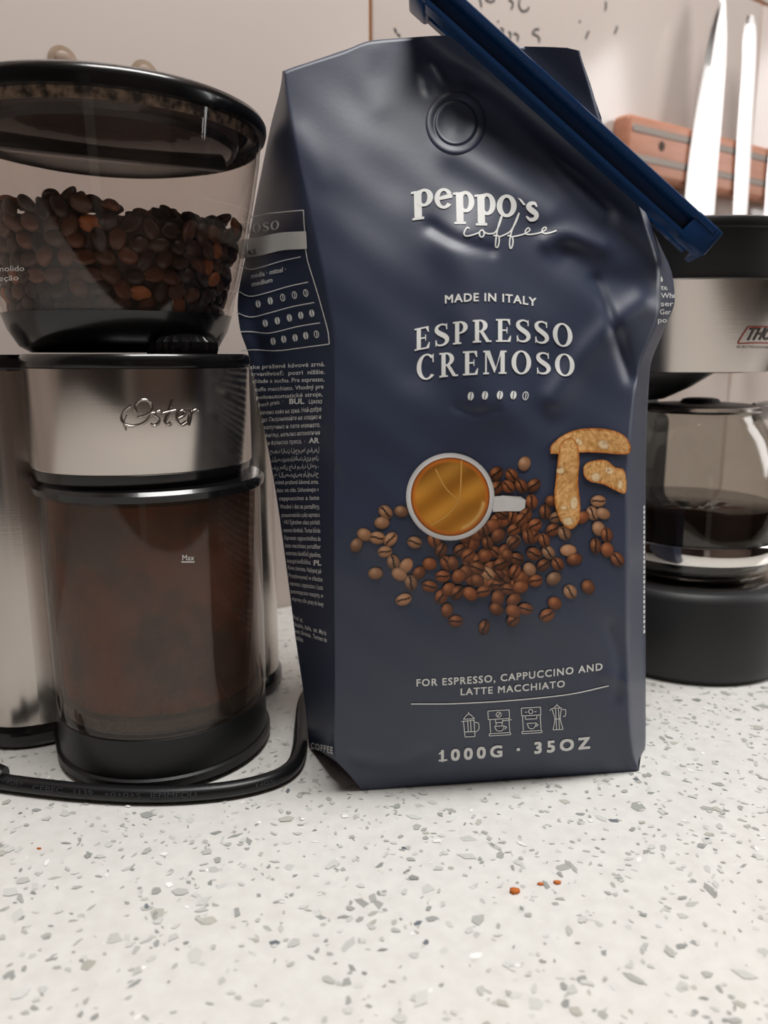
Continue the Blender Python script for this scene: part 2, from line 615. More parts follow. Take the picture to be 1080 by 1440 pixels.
# countertop with embedded quartz chips
ct = build('countertop', *box_uvw(room(0, 0, 0), T, N, EZ, -1.6, 1.8, WALL_N, 0.10, -0.03, 0.0, 0.002, 2), M['quartz'], loc=(0, 0.35, 0), angle=50)
tag(ct, 'white quartz worktop flecked with grey stone chips', 'countertop', kind='structure')
mb = MB()
greys = [(182, 183, 177), (196, 197, 192), (168, 169, 164), (206, 207, 202), (188, 186, 177), (158, 160, 157), (213, 214, 210), (202, 203, 198), (208, 208, 203)]
for ci in range(17500):
    x, y = random.uniform(-0.36, 0.48), random.uniform(0.12, 0.78)
    p = np.array([x, y, 0])
    if p @ N < WALL_N + 0.004 or p @ N > 0.09:
        continue
    k = random.random()
    L = 0.0006 + 0.0010 * random.random() if k < 0.62 else (0.0012 + 0.0014 * random.random() if k < 0.965 else 0.0024 + 0.0020 * random.random())
    asp = random.uniform(0.28, 0.85)
    a0 = random.uniform(0, PI)
    n = random.choice([4, 5, 5, 6])
    pts = []
    for q in range(n):
        a = 2 * PI * (q + random.uniform(-.28, .28)) / n
        r = L * random.uniform(0.75, 1.2)
        ex, ey = r * math.cos(a), r * asp * math.sin(a)
        pts.append((x + ex * math.cos(a0) - ey * math.sin(a0), y + ex * math.sin(a0) + ey * math.cos(a0), 0.00003 + ci * 2.0e-8))
    g = random.choice(greys)
    if random.random() < 0.012 and L > 0.0012:
        g = (116, 122, 128)
    elif random.random() < 0.03:
        g = (246, 245, 242)
    j = random.uniform(-8, 8)
    c = lin(tuple(max(0, min(255, q + j)) for q in g))
    mb.add(pts, [list(range(n))], [c] * n)
ch = mb.obj('quartz_chip', M['chip'], ct, smooth=False, recalc=False)
tag(ch, kind='stuff')

# the rest of the kitchen, out of frame, that the steel and glass mirror
fl = build('floor', *box_uvw(room(0, 0, 0), T, N, EZ, -1.6, 1.8, -0.62, 2.6, -0.95, -0.90), M['floor'], smooth=False)
tag(fl, 'dull brown kitchen floor below the worktop', 'floor', kind='structure')
ce = build('ceiling', *box_uvw(room(0, 0, 0), T, N, EZ, -1.6, 1.8, -0.62, 2.6, 1.80, 1.86), M['plaster'], smooth=False)
tag(ce, 'white plaster ceiling above the worktop', 'ceiling', kind='structure')
wr_ = build('wall_rear', *box_uvw(room(0, 0, 0), T, N, EZ, -1.6, 1.8, 2.5, 2.6, -0.90, 1.80), M['rear'], smooth=False)
tag(wr_, 'beige far wall on the other side of the kitchen', 'wall', kind='structure')

dr = build('door_1', *box_uvw(room(0, 0, 0), T, N, EZ, -1.55, -1.15, 2.44, 2.50, -0.90, 1.20), M['white_door'], smooth=False)  # unseen white panel, added so the grinder steel mirrors a bright stripe
tag(dr, 'white door in the far wall of the kitchen', 'door', kind='structure')
wl_ = build('wall_left', *box_uvw(room(0, 0, 0), T, N, EZ, -1.68, -1.6, -0.62, 2.6, -0.90, 1.80), M['cabinet'], smooth=False)
tag(wl_, 'dark cabinet side wall at the end of the worktop', 'wall', kind='structure')
for i_, (n0, n1, z0, z1) in enumerate(((-0.62, 0.12, -0.90, 1.80), (0.78, 2.6, -0.90, 1.80), (0.12, 0.78, -0.90, 0.25), (0.12, 0.78, 1.25, 1.80))):
    q_ = build('wall_right', *box_uvw(room(0, 0, 0), T, N, EZ, 1.72, 1.80, n0, n1, z0, z1), M['cabinet'], smooth=False)
    tag(q_, 'dark side wall around the daylight window', 'wall', kind='structure')

# ================================================================== COFFEE GRINDER
GT = math.radians(27.0)
GC = np.array([-0.1418, 0.4160, 0.0])
GX = np.array([math.cos(GT), math.sin(GT), 0])
GY = np.array([-math.sin(GT), math.cos(GT), 0])
def G(x, y, z):
    return GC + GX * x + GY * y + EZ * z

grinder = empty('coffee_grinder', GC, 'steel and black electric coffee grinder with clear bean hopper on top', 'coffee grinder')

def rrect(hx0, hx1, y0, y1, r, n=8):
    pts = []
    for cx, cy, a0 in ((hx1 - r, y1 - r, 0), (hx0 + r, y1 - r, 90), (hx0 + r, y0 + r, 180), (hx1 - r, y0 + r, 270)):
        for k in range(n + 1):
            a = math.radians(a0 + 90 * k / n)
            pts.append((cx + r * math.cos(a), cy + r * math.sin(a)))
    return pts

def dshape(cx, cy, r, yback, n=40):
    """round front (towards -y) with straight sides going back"""
    pts = [(cx + r * math.cos(a), cy + r * math.sin(a)) for a in np.linspace(-PI, 0, n)]
    pts += [(cx + r, yback), (cx - r, yback)]
    return pts

def gl_loft(rows, cap=True):
    return loft([[G(x, y, z) for x, y in o] for o, z in rows], cap)

# body
BX, BY0, BY1 = 0.083, -0.022, 0.060
build('body', *gl_loft([(rrect(-BX, BX, BY0, BY1, .03), .004), (rrect(-BX, BX, BY0, BY1, .03), .197)]), M['black'], grinder)
fo = rrect(-BX - .004, BX + .004, BY0 - .005, BY1 + .004, .033)
fi = rrect(-BX - .002, BX + .002, BY0 - .003, BY1 + .002, .031)
build('foot_ring', *gl_loft([(fi, 0.0), (fo, .003), (fo, .010), (fi, .013)]), M['black_gloss'], grinder)
build('top_ring', *gl_loft([(fi, .1925), (fo, .1945), (fo, .1985), (fi, .2005)]), M['black_gloss'], grinder)
# steel side panels wrapping round either flank
def panel(sign):
    path = [(sign * .046, BY0 - .0035), (sign * .054, BY0 - .0042)]
    R = .031
    for k in range(13):
        a = math.radians(-90 + 90 * k / 12)
        path.append((sign * (BX + .002 - R + R * math.cos(a)), BY0 - .0035 + R + R * math.sin(a)))
    for k in range(1, 13):
        a = math.radians(90 * k / 12)
        path.append((sign * (BX + .002 - R + R * math.cos(a)), BY1 + .001 - R + R * math.sin(a)))
    path.append((sign * .03, BY1 + .001))
    outer = [(x, y) for x, y in path]
    inner = [(x * 0.975, y + (.002 if y < 0.01 else -.002)) for x, y in path][::-1]
    o = outer + inner
    return gl_loft([(o, .0125), (o, .193)])
for s in (-1, 1):
    build('side_panel', *panel(s), M['steel'], grinder, angle=35)
# grinding head with steel band
HX, HY, HR = 0.004, -0.0435, 0.0522
build('head', *gl_loft([(dshape(HX, HY, HR - .002, -.015), .1425), (dshape(HX, HY, HR - .001, -.015), .1475), (dshape(HX, HY, HR - .0015, -.015), .194)]), M['black_gloss'], grinder)
band = build('head_band', *gl_loft([(dshape(HX, HY, HR - .0006, -.022), .1490), (dshape(HX, HY, HR, -.022), .1498), (dshape(HX, HY, HR, -.022), .1945), (dshape(HX, HY, HR - .0006, -.022), .1952)]), M['steel'], grinder)
build('head_rim', *gl_loft([(dshape(HX, HY, HR + .0004, -.022), .1950), (dshape(HX, HY, HR + .0008, -.022), .1965), (dshape(HX, HY, HR + .0004, -.022), .1995), (dshape(HX, HY, HR - .001, -.022), .2008)]), M['black_gloss'], grinder)
# embossed script logo
hc = G(HX, HY, 0)
def c8(pts):
    return [(x / 2.7, 470 + y / 2.7) for x, y in pts]
logo = [([(520, 300), (512, 275), (530, 252), (560, 250), (576, 272), (574, 305), (550, 336), (510, 350), (475, 345), (460, 325), (468, 295), (495, 272)], 7),
        ([(478, 366), (470, 340), (480, 310)], 4), ([(520, 318), (545, 312), (572, 300), (588, 298)], 5),
        ([(608, 292), (594, 296), (590, 308), (604, 322), (602, 340), (586, 348), (574, 342)], 7),
        ([(655, 250), (640, 300), (628, 335), (638, 346), (652, 338)], 8), ([(618, 300), (640, 294), (668, 288)], 5),
        ([(676, 322), (700, 308), (704, 294), (690, 290), (676, 306), (676, 334), (692, 346), (712, 334)], 7),
        ([(722, 290), (724, 315), (716, 346)], 8), ([(724, 310), (734, 292), (748, 286), (756, 292)], 6)]
mb = MB()
for pts, w in logo:
    v, f = ribbon2d(c8(pts), w / 2.7 * 1.55, 26)
    lo = PCYL(v[:, 0], v[:, 1], hc[0], hc[1], HR, 0.0)
    ctr = 0.5 * (v[0::2] + v[1::2])
    hi = PCYL(np.repeat(ctr[:, 0], 2) * .5 + v[:, 0] * .5, np.repeat(ctr[:, 1], 2) * .5 + v[:, 1] * .5, hc[0], hc[1], HR, 0.0011)
    n = len(lo)
    V = np.vstack([lo, hi])
    F = [[a + n for a in q] for q in f]
    for k in range(len(ctr) - 1):
        F += [[2 * k, 2 * k + 2, 2 * k + 2 + n, 2 * k + n], [2 * k + 1, 2 * k + 1 + n, 2 * k + 3 + n, 2 * k + 3]]
    mb.add(V, F)
mb.obj('logo', M['steel'], band, angle=180)
# catch cup
CX, CY, CR = 0.006, -0.0470, 0.0525
cz0, cz1 = .027, .1375
def cup_out(d, taper=0.0):
    return dshape(CX, CY, CR + d, -.0245)
build('cup_base', *gl_loft([(cup_out(-.001), 0.0005), (cup_out(.0015), .003), (cup_out(.0015), .0065), (cup_out(.0000), .0072), (cup_out(-.0004), .026), (cup_out(-.0015), .0272)]), M['black'], grinder)
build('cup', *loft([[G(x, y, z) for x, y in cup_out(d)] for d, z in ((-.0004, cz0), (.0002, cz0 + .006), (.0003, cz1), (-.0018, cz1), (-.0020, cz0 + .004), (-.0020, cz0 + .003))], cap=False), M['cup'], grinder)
build('cup_floor_ring', *gl_loft([(cup_out(-.0030), cz0 + .0005), (cup_out(-.0028), cz0 + .0075)]), M['black_gloss'], grinder)
build('cup_lid', *gl_loft([(cup_out(-.001), .1372), (cup_out(.0022), .1378), (cup_out(.0026), .1408), (cup_out(.001), .1424), (cup_out(-.012), .1430)]), M['black_gloss'], grinder)
cc = G(CX, CY, 0)
mb = MB()
v, f = sans('Max', [(256.5, 788, 7.5), (273, 788, 7.5)])
mb.add(PCYL(v[:, 0], v[:, 1], cc[0], cc[1], CR, .0006), f)
v, f = rect2d(255, 789.5, 273.5, 791)
mb.add(PCYL(v[:, 0], v[:, 1], cc[0], cc[1], CR, .0006), f)
tag(mb.obj('max_mark', M['print_white'], grinder, smooth=False, recalc=False))
# ground coffee clinging inside the cup
rows = []
for z in np.linspace(.036, .1345, 26):
    o = []
    for x, y in dshape(CX, CY, CR - .0048, -.031):
        k = .0012 * math.sin(x * 260 + z * 140) + .0008 * math.sin(x * 610 - z * 330)
        o.append((x, y + abs(k)))
    rows.append((o, z))
gcof = build('ground_coffee', *gl_loft(rows), M['grounds'], loc=G(CX, CY, .036))
tag(gcof, 'brown ground coffee caked inside the smoked catch cup', 'ground coffee', kind='stuff')

# hopper
hx, hy = (G(0, -.0225, 0))[:2]
HP = [(.0424, .2015), (.0475, .2045), (.0520, .2120), (.0545, .2195)]
HT = [(.0545, .2195), (.0590, .2370), (.0630, .2540), (.0672, .2740), (.0706, .2920), (.0722, .3060)]
def hr(z):
    a = HP[:-1] + HT
    return float(np.interp(z, [q[1] for q in a], [q[0] for q in a]))
bowl = HP + [(.0530, .2195), (.0500, .2125), (.0440, .2065), (.03, .205)]
build('hopper_base', *lathe(bowl, hx, hy, cap0=True, cap1=True), M['black_gloss'], grinder)
wall_ = HT + [(r - .0016, z) for r, z in HT[::-1]]
build('hopper', *lathe(wall_, hx, hy, 96, close=True), M['hopper'], grinder)
build('dusty_ring', *lathe([(.0703, .2990), (.0716, .3052), (.0708, .3052), (.0695, .2990)], hx, hy, 96, close=True), M['dusty'], grinder)
lid = build('hopper_lid', *lathe([(.0712, .3030), (.0738, .3034), (.0746, .3060), (.0746, .3085), (.0734, .3108), (.0712, .3120), (.0660, .3122), (.0655, .3050), (.0700, .3040)], hx, hy, 96, close=True), M['black_gloss'], grinder)
build('lid_dish', *lathe([(.0665, .3080), (.0640, .3050), (.0600, .2985), (.0560, .2965), (.001, .2955), (.001, .2975), (.0555, .2985), (.0590, .3005), (.0630, .3065), (.0655, .3095)], hx, hy, 72, close=True), M['lid_smoke'], lid)
build('lid_edge', *lathe([(.0585, .2962), (.0600, .2985), (.0590, .3005), (.0570, .2990)], hx, hy, 72, close=True), M['black'], lid)
hrib = np.array([hx, hy, 0])
build('lid_rib', *box_uvw(hrib, GX, GY, EZ, -.056, .056, -.004, .004, .2925, .2990, .0015), M['black'], lid)
# hopper print
mb = MB()
for s_, ctl in (('de molido', [(-22, 382, 7.5), (34, 381, 7.5)]), ('seleção', [(-18, 396, 7.5), (26, 394, 7.5)])):
    v, f = sans(s_, ctl)
    mb.add(PCYL(v[:, 0], v[:, 1], hx, hy, hr, .0004), f)
mb.obj('hopper_print', M['print_white'], grinder, smooth=False, recalc=False)
# ribbed setting knob in front of the hopper
kx, ky = G(.020, -.066, 0)[:2]
kp = []
nk = 72
rowsk = []
for r, z in ((.0150, .2003), (.0158, .2030), (.0155, .2062), (.0125, .2085), (.0060, .2100), (.0020, .2104)):
    loop = []
    for j in range(nk):
        a = 2 * PI * j / nk
        rr = r + (.0007 if (j % 3 == 0) else -.0003) * (1 if r > .012 else 0)
        loop.append((kx + rr * math.cos(a), ky + rr * math.sin(a), z))
    rowsk.append(loop)
build('setting_knob', *loft(rowsk), M['black_gloss'], grinder, angle=30)

# coffee beans in the hopper
def bean_mesh(name, L=.0049, Wd=.0037, H=.0029):
    V, F = [], []
    nu, nv = 14, 12
    for i in range(nv + 1):
        ph = PI * i / nv
        for j in range(nu):
            th = 2 * PI * j / nu
            x = math.cos(ph)
            y = math.sin(ph) * math.cos(th)
            z = math.sin(ph) * math.sin(th)
            zz = z * H if z > 0 else z * H * 0.55
            if z < -0.2:
                zz += 0.0011 * math.exp(-((y + 0.12 * math.sin(x * 2.6)) / 0.16) ** 2)
            V.append((x * L, y * Wd, zz))
    F = grid_faces(nv + 1, nu, True)
    me = bpy.data.meshes.new(name)
    me.from_pydata(V, [], F)
    bm = bmesh.new()
    bm.from_mesh(me)
    bmesh.ops.remove_doubles(bm, verts=bm.verts, dist=1e-6)
    bmesh.ops.recalc_face_normals(bm, faces=bm.faces)
    bm.to_mesh(me)
    bm.free()
    me.polygons.foreach_set('use_smooth', [True] * len(me.polygons))
    return me
bm_d = [bean_mesh('coffee_bean', .0049, .0037, .0029), bean_mesh('coffee_bean', .0045, .0038, .0030), bean_mesh('coffee_bean', .0053, .0036, .0028)]
for b in bm_d:
    b.materials.append(M['bean'])
bm_p = bean_mesh('coffee_bean')
bm_p.materials.append(M['bean_pale'])
to_cam = math.atan2(-hy, -hx)
def put_bean(p, nrm, i, pale=False):
    o = bpy.data.objects.new('coffee_bean', bm_p if pale else bm_d[i % 3])
    COL.objects.link(o)
    o.location = p
    flip = -1 if random.random() < 0.45 else 1
    q = Vector(nrm * flip).to_track_quat('Z', 'Y').to_matrix() @ Matrix.Rotation(random.uniform(0, 2 * PI), 3, 'Z')
    o.rotation_euler = (Matrix(Euler((random.uniform(-.5, .5), random.uniform(-.5, .5), 0)).to_matrix()) @ q).to_euler()
    if pale:
        tag(o, 'pale orange-brown coffee bean among the darker beans in the hopper', 'coffee bean', 'pale coffee beans in the hopper')
    else:
        tag(o, 'dark roasted coffee bean heaped in the clear grinder hopper', 'coffee bean', 'dark coffee beans in the hopper')
cnt = 0
def pile_top(a):
    return .2605 + .0025 * math.sin(3 * a + 1) + .0015 * math.sin(7 * a)
for k in range(7):
    z = .2215 + k * .0066
    r = hr(z) - .0057
    nb = int(2 * PI * r / .0084)
    for j in range(nb):
        a = 2 * PI * (j + (k % 2) * .5 + random.uniform(-.15, .15)) / nb
        da = (a - to_cam + PI) % (2 * PI) - PI
        if abs(da) > 1.75:
            continue
        if z > pile_top(a):
            continue
        zz = z + random.uniform(-.0012, .0012)
        rr = hr(zz) - .0057 - random.uniform(0, .0012)
        nrm = np.array([math.cos(a), math.sin(a), -.15])
        put_bean((hx + rr * math.cos(a), hy + rr * math.sin(a), zz), nrm, cnt, random.random() < .05)
        cnt += 1
for k in range(95):
    a = to_cam + random.uniform(-2.4, 2.4)
    rr = .056 * math.sqrt(random.uniform(.12, 1))
    z = pile_top(a) + random.uniform(.001, .0035) + .002 * (1 - rr / .056)
    put_bean((hx + rr * math.cos(a), hy + rr * math.sin(a), z), np.array([random.uniform(-.6, .6), random.uniform(-.6, .6), 1]), cnt, random.random() < .04)
    cnt += 1
core = []
for r, z in ((.020, .2150), (.046, .2165), (.0475, .2250), (.0530, .2440), (.0565, .2580), (.0520, .2595), (.020, .2612), (.001, .2615)):
    loop = []
    for j in range(120):
        a = 2 * PI * j / 120
        rr = r + .0012 * math.sin(a * 31 + z * 2100) * (r > .03)
        loop.append((hx + rr * math.cos(a), hy + rr * math.sin(a), z + .0008 * math.sin(a * 23)))
    core.append(loop)
bc = build('coffee_bean_bulk', *loft(core), M['bean_core'], loc=(hx, hy, .215))
tag(bc, 'mass of dark coffee beans filling the middle of the hopper', 'coffee beans', kind='stuff')

# power cord lying round the front of the cup
cpix = [(-60, 1088), (0, 1099), (60, 1107), (120, 1113), (190, 1117), (260, 1116), (330, 1109), (385, 1095), (412, 1077), (421, 1052), (424, 1018), (430, 982), (455, 955), (505, 940)]
cp = spline(PZ(np.array([p[0] for p in cpix], float), np.array([p[1] for p in cpix], float), .0040), 90)
cord = empty('power_cord', cp[20] * (1, 1, 0), 'black flat rubber power cord curving round the grinder cup', 'power cord')
build('cable', *tube(cp, .0038, 14), M['rubber'], cord)
p0 = PZ(np.array([-26., -2., 7.]), np.array([1094., 1092., 1092.]), .006)
build('strain_relief', *tube(p0, [.0062, .0060, .0046], 16), M['rubber'], cord)
mb = MB()
def on_cord(px, py):
    """project print on the front of the cable"""
    r = rays(px, py)
    P = PZ(px, py, .0040)
    out = []
    for d, q in zip(r.reshape(-1, 3), P.reshape(-1, 3)):
        i = int(np.argmin(np.linalg.norm(cp - q, axis=1)))
        t = cp[min(i + 1, 89)] - cp[max(i - 1, 0)]
        t /= np.linalg.norm(t)
        # distance of the ray from the cable axis, in the plane across it
        w0 = CAM - cp[i]
        dp = d - t * (d @ t)
        wp = w0 - t * (w0 @ t)
        a, b, c = dp @ dp, 2 * dp @ wp, wp @ wp - .00395 ** 2
        D = max(b * b - 4 * a * c, 0)
        out.append(CAM + d * ((-b - math.sqrt(D)) / (2 * a)))
    return np.array(out)
for s_, ctl in (('<VDE>', [(2, 1101, 7), (32, 1106, 7)]), ('CEBEC', [(46, 1111, 7), (88, 1115, 7)]), ('1139', [(104, 1117, 7), (130, 1119, 7)]),
                ('+0+0+S', [(146, 1120, 6), (198, 1122, 6)]), ('IEMMEQU', [(212, 1122, 7), (276, 1121, 7)]), ('H05', [(360, 1108, 6), (386, 1101, 6)])):
    v, f = sans(s_, ctl)
    MB().add(on_cord(v[:, 0], v[:, 1]), f).obj('cable_print', M['rubber_mark'], cord, smooth=False, recalc=False)

# ================================================================== COFFEE BAG
def curve(pts):
    a = np.array(pts, float)
    xs, ys = a[:, 0], a[:, 1]
    # monotone-ish smooth interpolation (PCHIP)
    h = np.diff(xs)
    d = np.diff(ys) / h
    m = np.zeros(len(xs))
    m[0], m[-1] = d[0], d[-1]
    for i in range(1, len(xs) - 1):
        if d[i - 1] * d[i] > 0:
            w1, w2 = 2 * h[i] + h[i - 1], h[i] + 2 * h[i - 1]
            m[i] = (w1 + w2) / (w1 / d[i - 1] + w2 / d[i])
    def f(x):
        x = np.clip(np.asarray(x, float), xs[0], xs[-1])
        i = np.clip(np.searchsorted(xs, x) - 1, 0, len(xs) - 2)
        t = (x - xs[i]) / h[i]
        return (2 * t ** 3 - 3 * t ** 2 + 1) * ys[i] + (t ** 3 - 2 * t ** 2 + t) * h[i] * m[i] + (-2 * t ** 3 + 3 * t ** 2) * ys[i + 1] + (t ** 3 - t ** 2) * h[i] * m[i + 1]
    return f
XL = curve([(40, 398), (100, 400), (200, 416), (300, 438), (400, 457), (490, 471), (600, 471), (800, 470), (950, 471), (1045, 470), (1066, 473), (1090, 492), (1114, 511)])
XR = curve([(40, 808), (71, 813), (120, 827), (170, 842), (250, 880), (300, 901), (390, 926), (430, 926), (520, 897), (600, 887), (700, 881), (900, 881), (1000, 884), (1060, 890), (1090, 899), (1114, 899)])
XSL = curve([(40, 397), (98, 397), (180, 380), (260, 364), (350, 347), (430, 334), (460, 337), (500, 350), (600, 371), (700, 389), (800, 403), (900, 416), (1000, 430), (1055, 435), (1114, 440)])
XSR = curve([(40, 810), (71, 815), (120, 831), (170, 846), (250, 886), (300, 909), (340, 926), (390, 946), (420, 949), (470, 931), (520, 914), (700, 908), (900, 908), (1040, 908), (1065, 905), (1090, 900), (1114, 900)])
PTOP = curve([(0, 100), (.03, 95), (.2, 72), (.3, 57), (.42, 53), (.55, 50), (.60, 56), (.64, 63), (.8, 65), (.955, 67), (1, 71)])
def PBOT(s):
    return 1112 - 27 * np.asarray(s)
LEAN = curve([(0, 0), (.03, -.0035), (.10, -.0068), (.2, -.0080), (.32, -.0070), (.45, -.0020), (.56, .0050), (.65, .0120), (.75, .0215), (.84, .0320), (.93, .0430), (1.02, .0520)])
BULGE = curve([(0, .0005), (.06, .004), (.15, .008), (.3, .0105), (.5, .0110), (.65, .0095), (.8, .006), (.95, .002), (1.02, .001)])
GL = curve([(95, .003), (150, .040), (220, .076), (300, .090), (360, .084), (420, .064), (490, .051), (600, .058), (800, .062), (950, .054), (1060, .043)])
GB = curve([(50, .004), (120, .010), (200, .022), (300, .048), (430, .072), (700, .078), (950, .070), (1110, .055)])

CL_A, CL_B = np.array([612., -6.]), np.array([996., 342.])      # clip centre line in pixels
cl_d = (CL_B - CL_A) / np.linalg.norm(CL_B - CL_A)
cl_n = np.array([cl_d[1], -cl_d[0]])                              # towards upper right
CLIP_Y = lambda px: .3640 - (px - 612) * .0000295
RIDGES = [([(655, 128), (690, 138), (735, 180), (800, 250), (850, 300)], .0030, 17),
          ([(640, 215), (700, 250), (770, 300)], .0020, 24),
          ([(648, 350), (668, 430), (690, 560)], .0036, 46),
          ([(606, 318), (640, 338), (690, 352)], -.0014, 9),
          ([(600, 330), (590, 430), (585, 520)], -.0016, 34),
          ([(780, 560), (840, 480), (905, 425)], .0034, 20),
          ([(800, 360), (850, 390), (925, 400)], -.0026, 22),
          ([(838, 395), (862, 455), (886, 530)], -.0020, 9),
          ([(770, 340), (800, 330), (850, 345)], .0024, 14),
          ([(392, 170), (402, 215), (414, 262)], -.0006, 8),
          ([(420, 190), (450, 250)], .0005, 18),
          ([(640, 572), (668, 582), (700, 576)], -.0007, 5),
          ([(606, 96), (622, 118)], .0010, 7), ([(640, 100), (680, 112)], .0010, 8), ([(596, 106), (600, 128)], -.0008, 6),
          ([(520, 70), (510, 110), (530, 150)], .0005, 20),
          ([(858, 880), (872, 930), (868, 980)], -.0010, 8), ([(850, 950), (880, 960)], .0010, 8),
          ([(500, 1068), (560, 1078), (600, 1062)], -.0016, 12),
          ([(470, 660), (478, 690), (474, 740)], -.0008, 6),
          ([(720, 600), (730, 800), (700, 960)], .0014, 70)]
def seg_dist(px, py, pts):
    best = np.full(np.shape(px), 1e9)
    for (x0, y0), (x1, y1) in zip(pts[:-1], pts[1:]):
        dx, dy = x1 - x0, y1 - y0
        t = np.clip(((px - x0) * dx + (py - y0) * dy) / (dx * dx + dy * dy), 0, 1)
        best = np.minimum(best, np.hypot(px - x0 - t * dx, py - y0 - t * dy))
    return best
def YF(px, py, fine=True):
    px, py = np.broadcast_arrays(np.asarray(px, float), np.asarray(py, float))
    s = np.clip((px - XL(py)) / (XR(py) - XL(py)), 0, 1)
    q = (PBOT(s) - py) / 1050.0
    Y = .3270 + .0172 * s + LEAN(q) - BULGE(q) * (1 - np.abs(2 * s - 1) ** 2.4)
    if fine:
        for pts, amp, sg in RIDGES:
            Y = Y - amp * np.exp(-(seg_dist(px, py, spline(pts, 9)) / sg) ** 2)
        w = np.clip((py - 60) / 200, 0, 1) * np.clip((1095 - py) / 60, 0, 1)
        Y = Y + w * (.0006 * np.sin(px / 41 + py / 77) * np.sin(py / 53 - px / 90) + .0003 * np.sin(px / 17 - py / 29) * np.sin(py / 23))
    # the clip pinches the film along its line; beyond it the folded top tips forward
    d = (px - CL_A[0]) * cl_n[0] + (py - CL_A[1]) * cl_n[1]
    cy = CLIP_Y(px) + .0060
    near = np.exp(-(np.clip(np.abs(d) - 14, 0, None) / 34) ** 2)
    flap = 1 / (1 + np.exp(-(d - 6) / 8))
    Y = Y * (1 - flap) + (cy + .003 - .000075 * d + .0008 * np.sin(px / 30)) * flap
    Y = Y * (1 - near) + cy * near
    return Y
def THIN(px, py):                    # 1 where the bag is flattened by the clip or folded over, 0 where it is full
    d = (px - CL_A[0]) * cl_n[0] + (py - CL_A[1]) * cl_n[1]
    return np.maximum(np.exp(-(np.clip(np.abs(d) - 22, 0, None) / 40) ** 2), 1 / (1 + np.exp(-(d - 6) / 8)))
def SF(px, py, lift=0.0):
    r = rays(px, py)
    return CAM + r * ((YF(px, py) - lift) / r[..., 1])[..., None]
def YG(px, py):                      # left gusset
    s = np.clip((px - XSL(py)) / (XL(py) - XSL(py)), 0, 1)
    k = s ** 1.15
    y0 = YF(XL(py), py)
    kink = .004 * np.exp(-((s - .16) / .10) ** 2) * np.clip((py - 330) / 60, 0, 1) * np.clip((560 - py) / 60, 0, 1)
    # softly rounded shoulder at the top, a folded crease lower down
    w = np.clip((py - 300) / 190, 0, 1)
    return y0 + GL(py) * ((1 - k) * w + (1 - s) ** 1.8 * (1 - w)) + kink
def SG(px, py, lift=0.0):
    r = rays(px, py)
    return CAM + r * ((YG(px, py) - lift) / r[..., 1])[..., None]

bag = empty('coffee_bag', (PZ(np.array(700.), np.array(1060.)))[:3] * (1, 1, 0) + np.array([0, .03, 0]), 'navy foil bag of espresso coffee beans with white lettering, clipped shut', 'coffee bag')
NT, NS, NG, NR, NB = 190, 120, 26, 10, 40
tt = np.linspace(0, 1, NT)
cols_ = []
ss = np.linspace(0, 1, NS)
def front_pts(s, fine=True):
    py = PTOP(s) + tt * (PBOT(s) - PTOP(s))
    px = XL(py) + s * (XR(py) - XL(py))
    return px, py
grid = []
for s in ss:
    px, py = front_pts(s)
    grid.append(SF(px, py))
f0, f1 = grid[0], grid[-1]
# right gusset: crease -> silhouette -> back corner
px1, py1 = front_pts(1.0)
Yr = YF(px1, py1)
GBr = GB(py1) * (1 - THIN(px1, py1)) + .0035 * THIN(px1, py1)
sil = PY(XSR(py1), py1, Yr + .40 * GBr)
brc = PY(XSR(py1) - 10 * np.clip((py1 - 150) / 200, 0, 1), py1, Yr + GBr)
right = []
for k in range(1, NR + 1):
    a = k / NR
    if a <= .5:
        b = a / .5
        p = f1 * (1 - b) + sil * b
    else:
        b = (a - .5) / .5
        p = sil * (1 - b) + brc * b
    right.append(p)
# left gusset: crease -> silhouette (the back corner)
px0, py0 = front_pts(0.0)
pyg_bot = lambda s: 1052 + 11 * s
left = []
def gusset(s):                        # s=1 crease, s=0 silhouette
    top = PTOP(0.0)
    bot = pyg_bot(s)
    py = top + tt * (bot - top)
    px = XSL(py) + s * (XL(py) - XSL(py))
    return SG(px, py), py
g0, gpy = gusset(0.0)
for k in range(NG):
    s = k / NG
    p, _ = gusset(s)
    # close to the crease blend into the front panel's edge, which runs down to the tucked corner
    w = np.clip((s - .72) / .28, 0, 1) ** 1.5
    p = p * (1 - w) + f0 * w
    left.append(p)
g0 = left[0]
# back
back = []
for k in range(1, NB):
    s = 1 - k / NB
    px, py = front_pts(s)
    Pn = PY(px, py, YF(px, py, False)) + EY * 0
    base0 = PY(px0, py0, YF(px0, py0, False))
    base1 = PY(px1, py1, YF(px1, py1, False))
    off = (g0 - base0) * (1 - s) + (brc - base1) * s
    bul = (np.clip(GB(py) - .01, 0, None) * .35 * (1 - (2 * s - 1) ** 2))
    p = Pn + off
    p[:, 1] += bul + BULGE((PBOT(s) - py) / 1050.) * (1 - abs(2 * s - 1) ** 2.4)
    th = THIN(px, py)
    p[:, 1] = p[:, 1] * (1 - th) + (YF(px, py) + .0035) * th
    p[:, 0] = p[:, 0] * (1 - th) + SF(px, py)[:, 0] * th
    p[:, 2] = p[:, 2] * (1 - th) + SF(px, py)[:, 2] * th
    back.append(p)
loopcols = grid + right + back + left
A = np.array(loopcols)                 # columns x rows x 3
A[:, -1, 2] = np.maximum(A[:, -1, 2], 0.0)
A[..., 2] = np.maximum(A[..., 2], 0.0002)
nc = len(A)
V = A.transpose(1, 0, 2).reshape(-1, 3)
F = grid_faces(NT, nc, True)
F.append([(NT - 1) * nc + j for j in range(nc)])
# close the top fold: front edge to back edge
topf = list(range(nc))
F.append(topf[::-1])
body = build('bag_body', V, F, M['navy'], bag, angle=78, recalc=True)

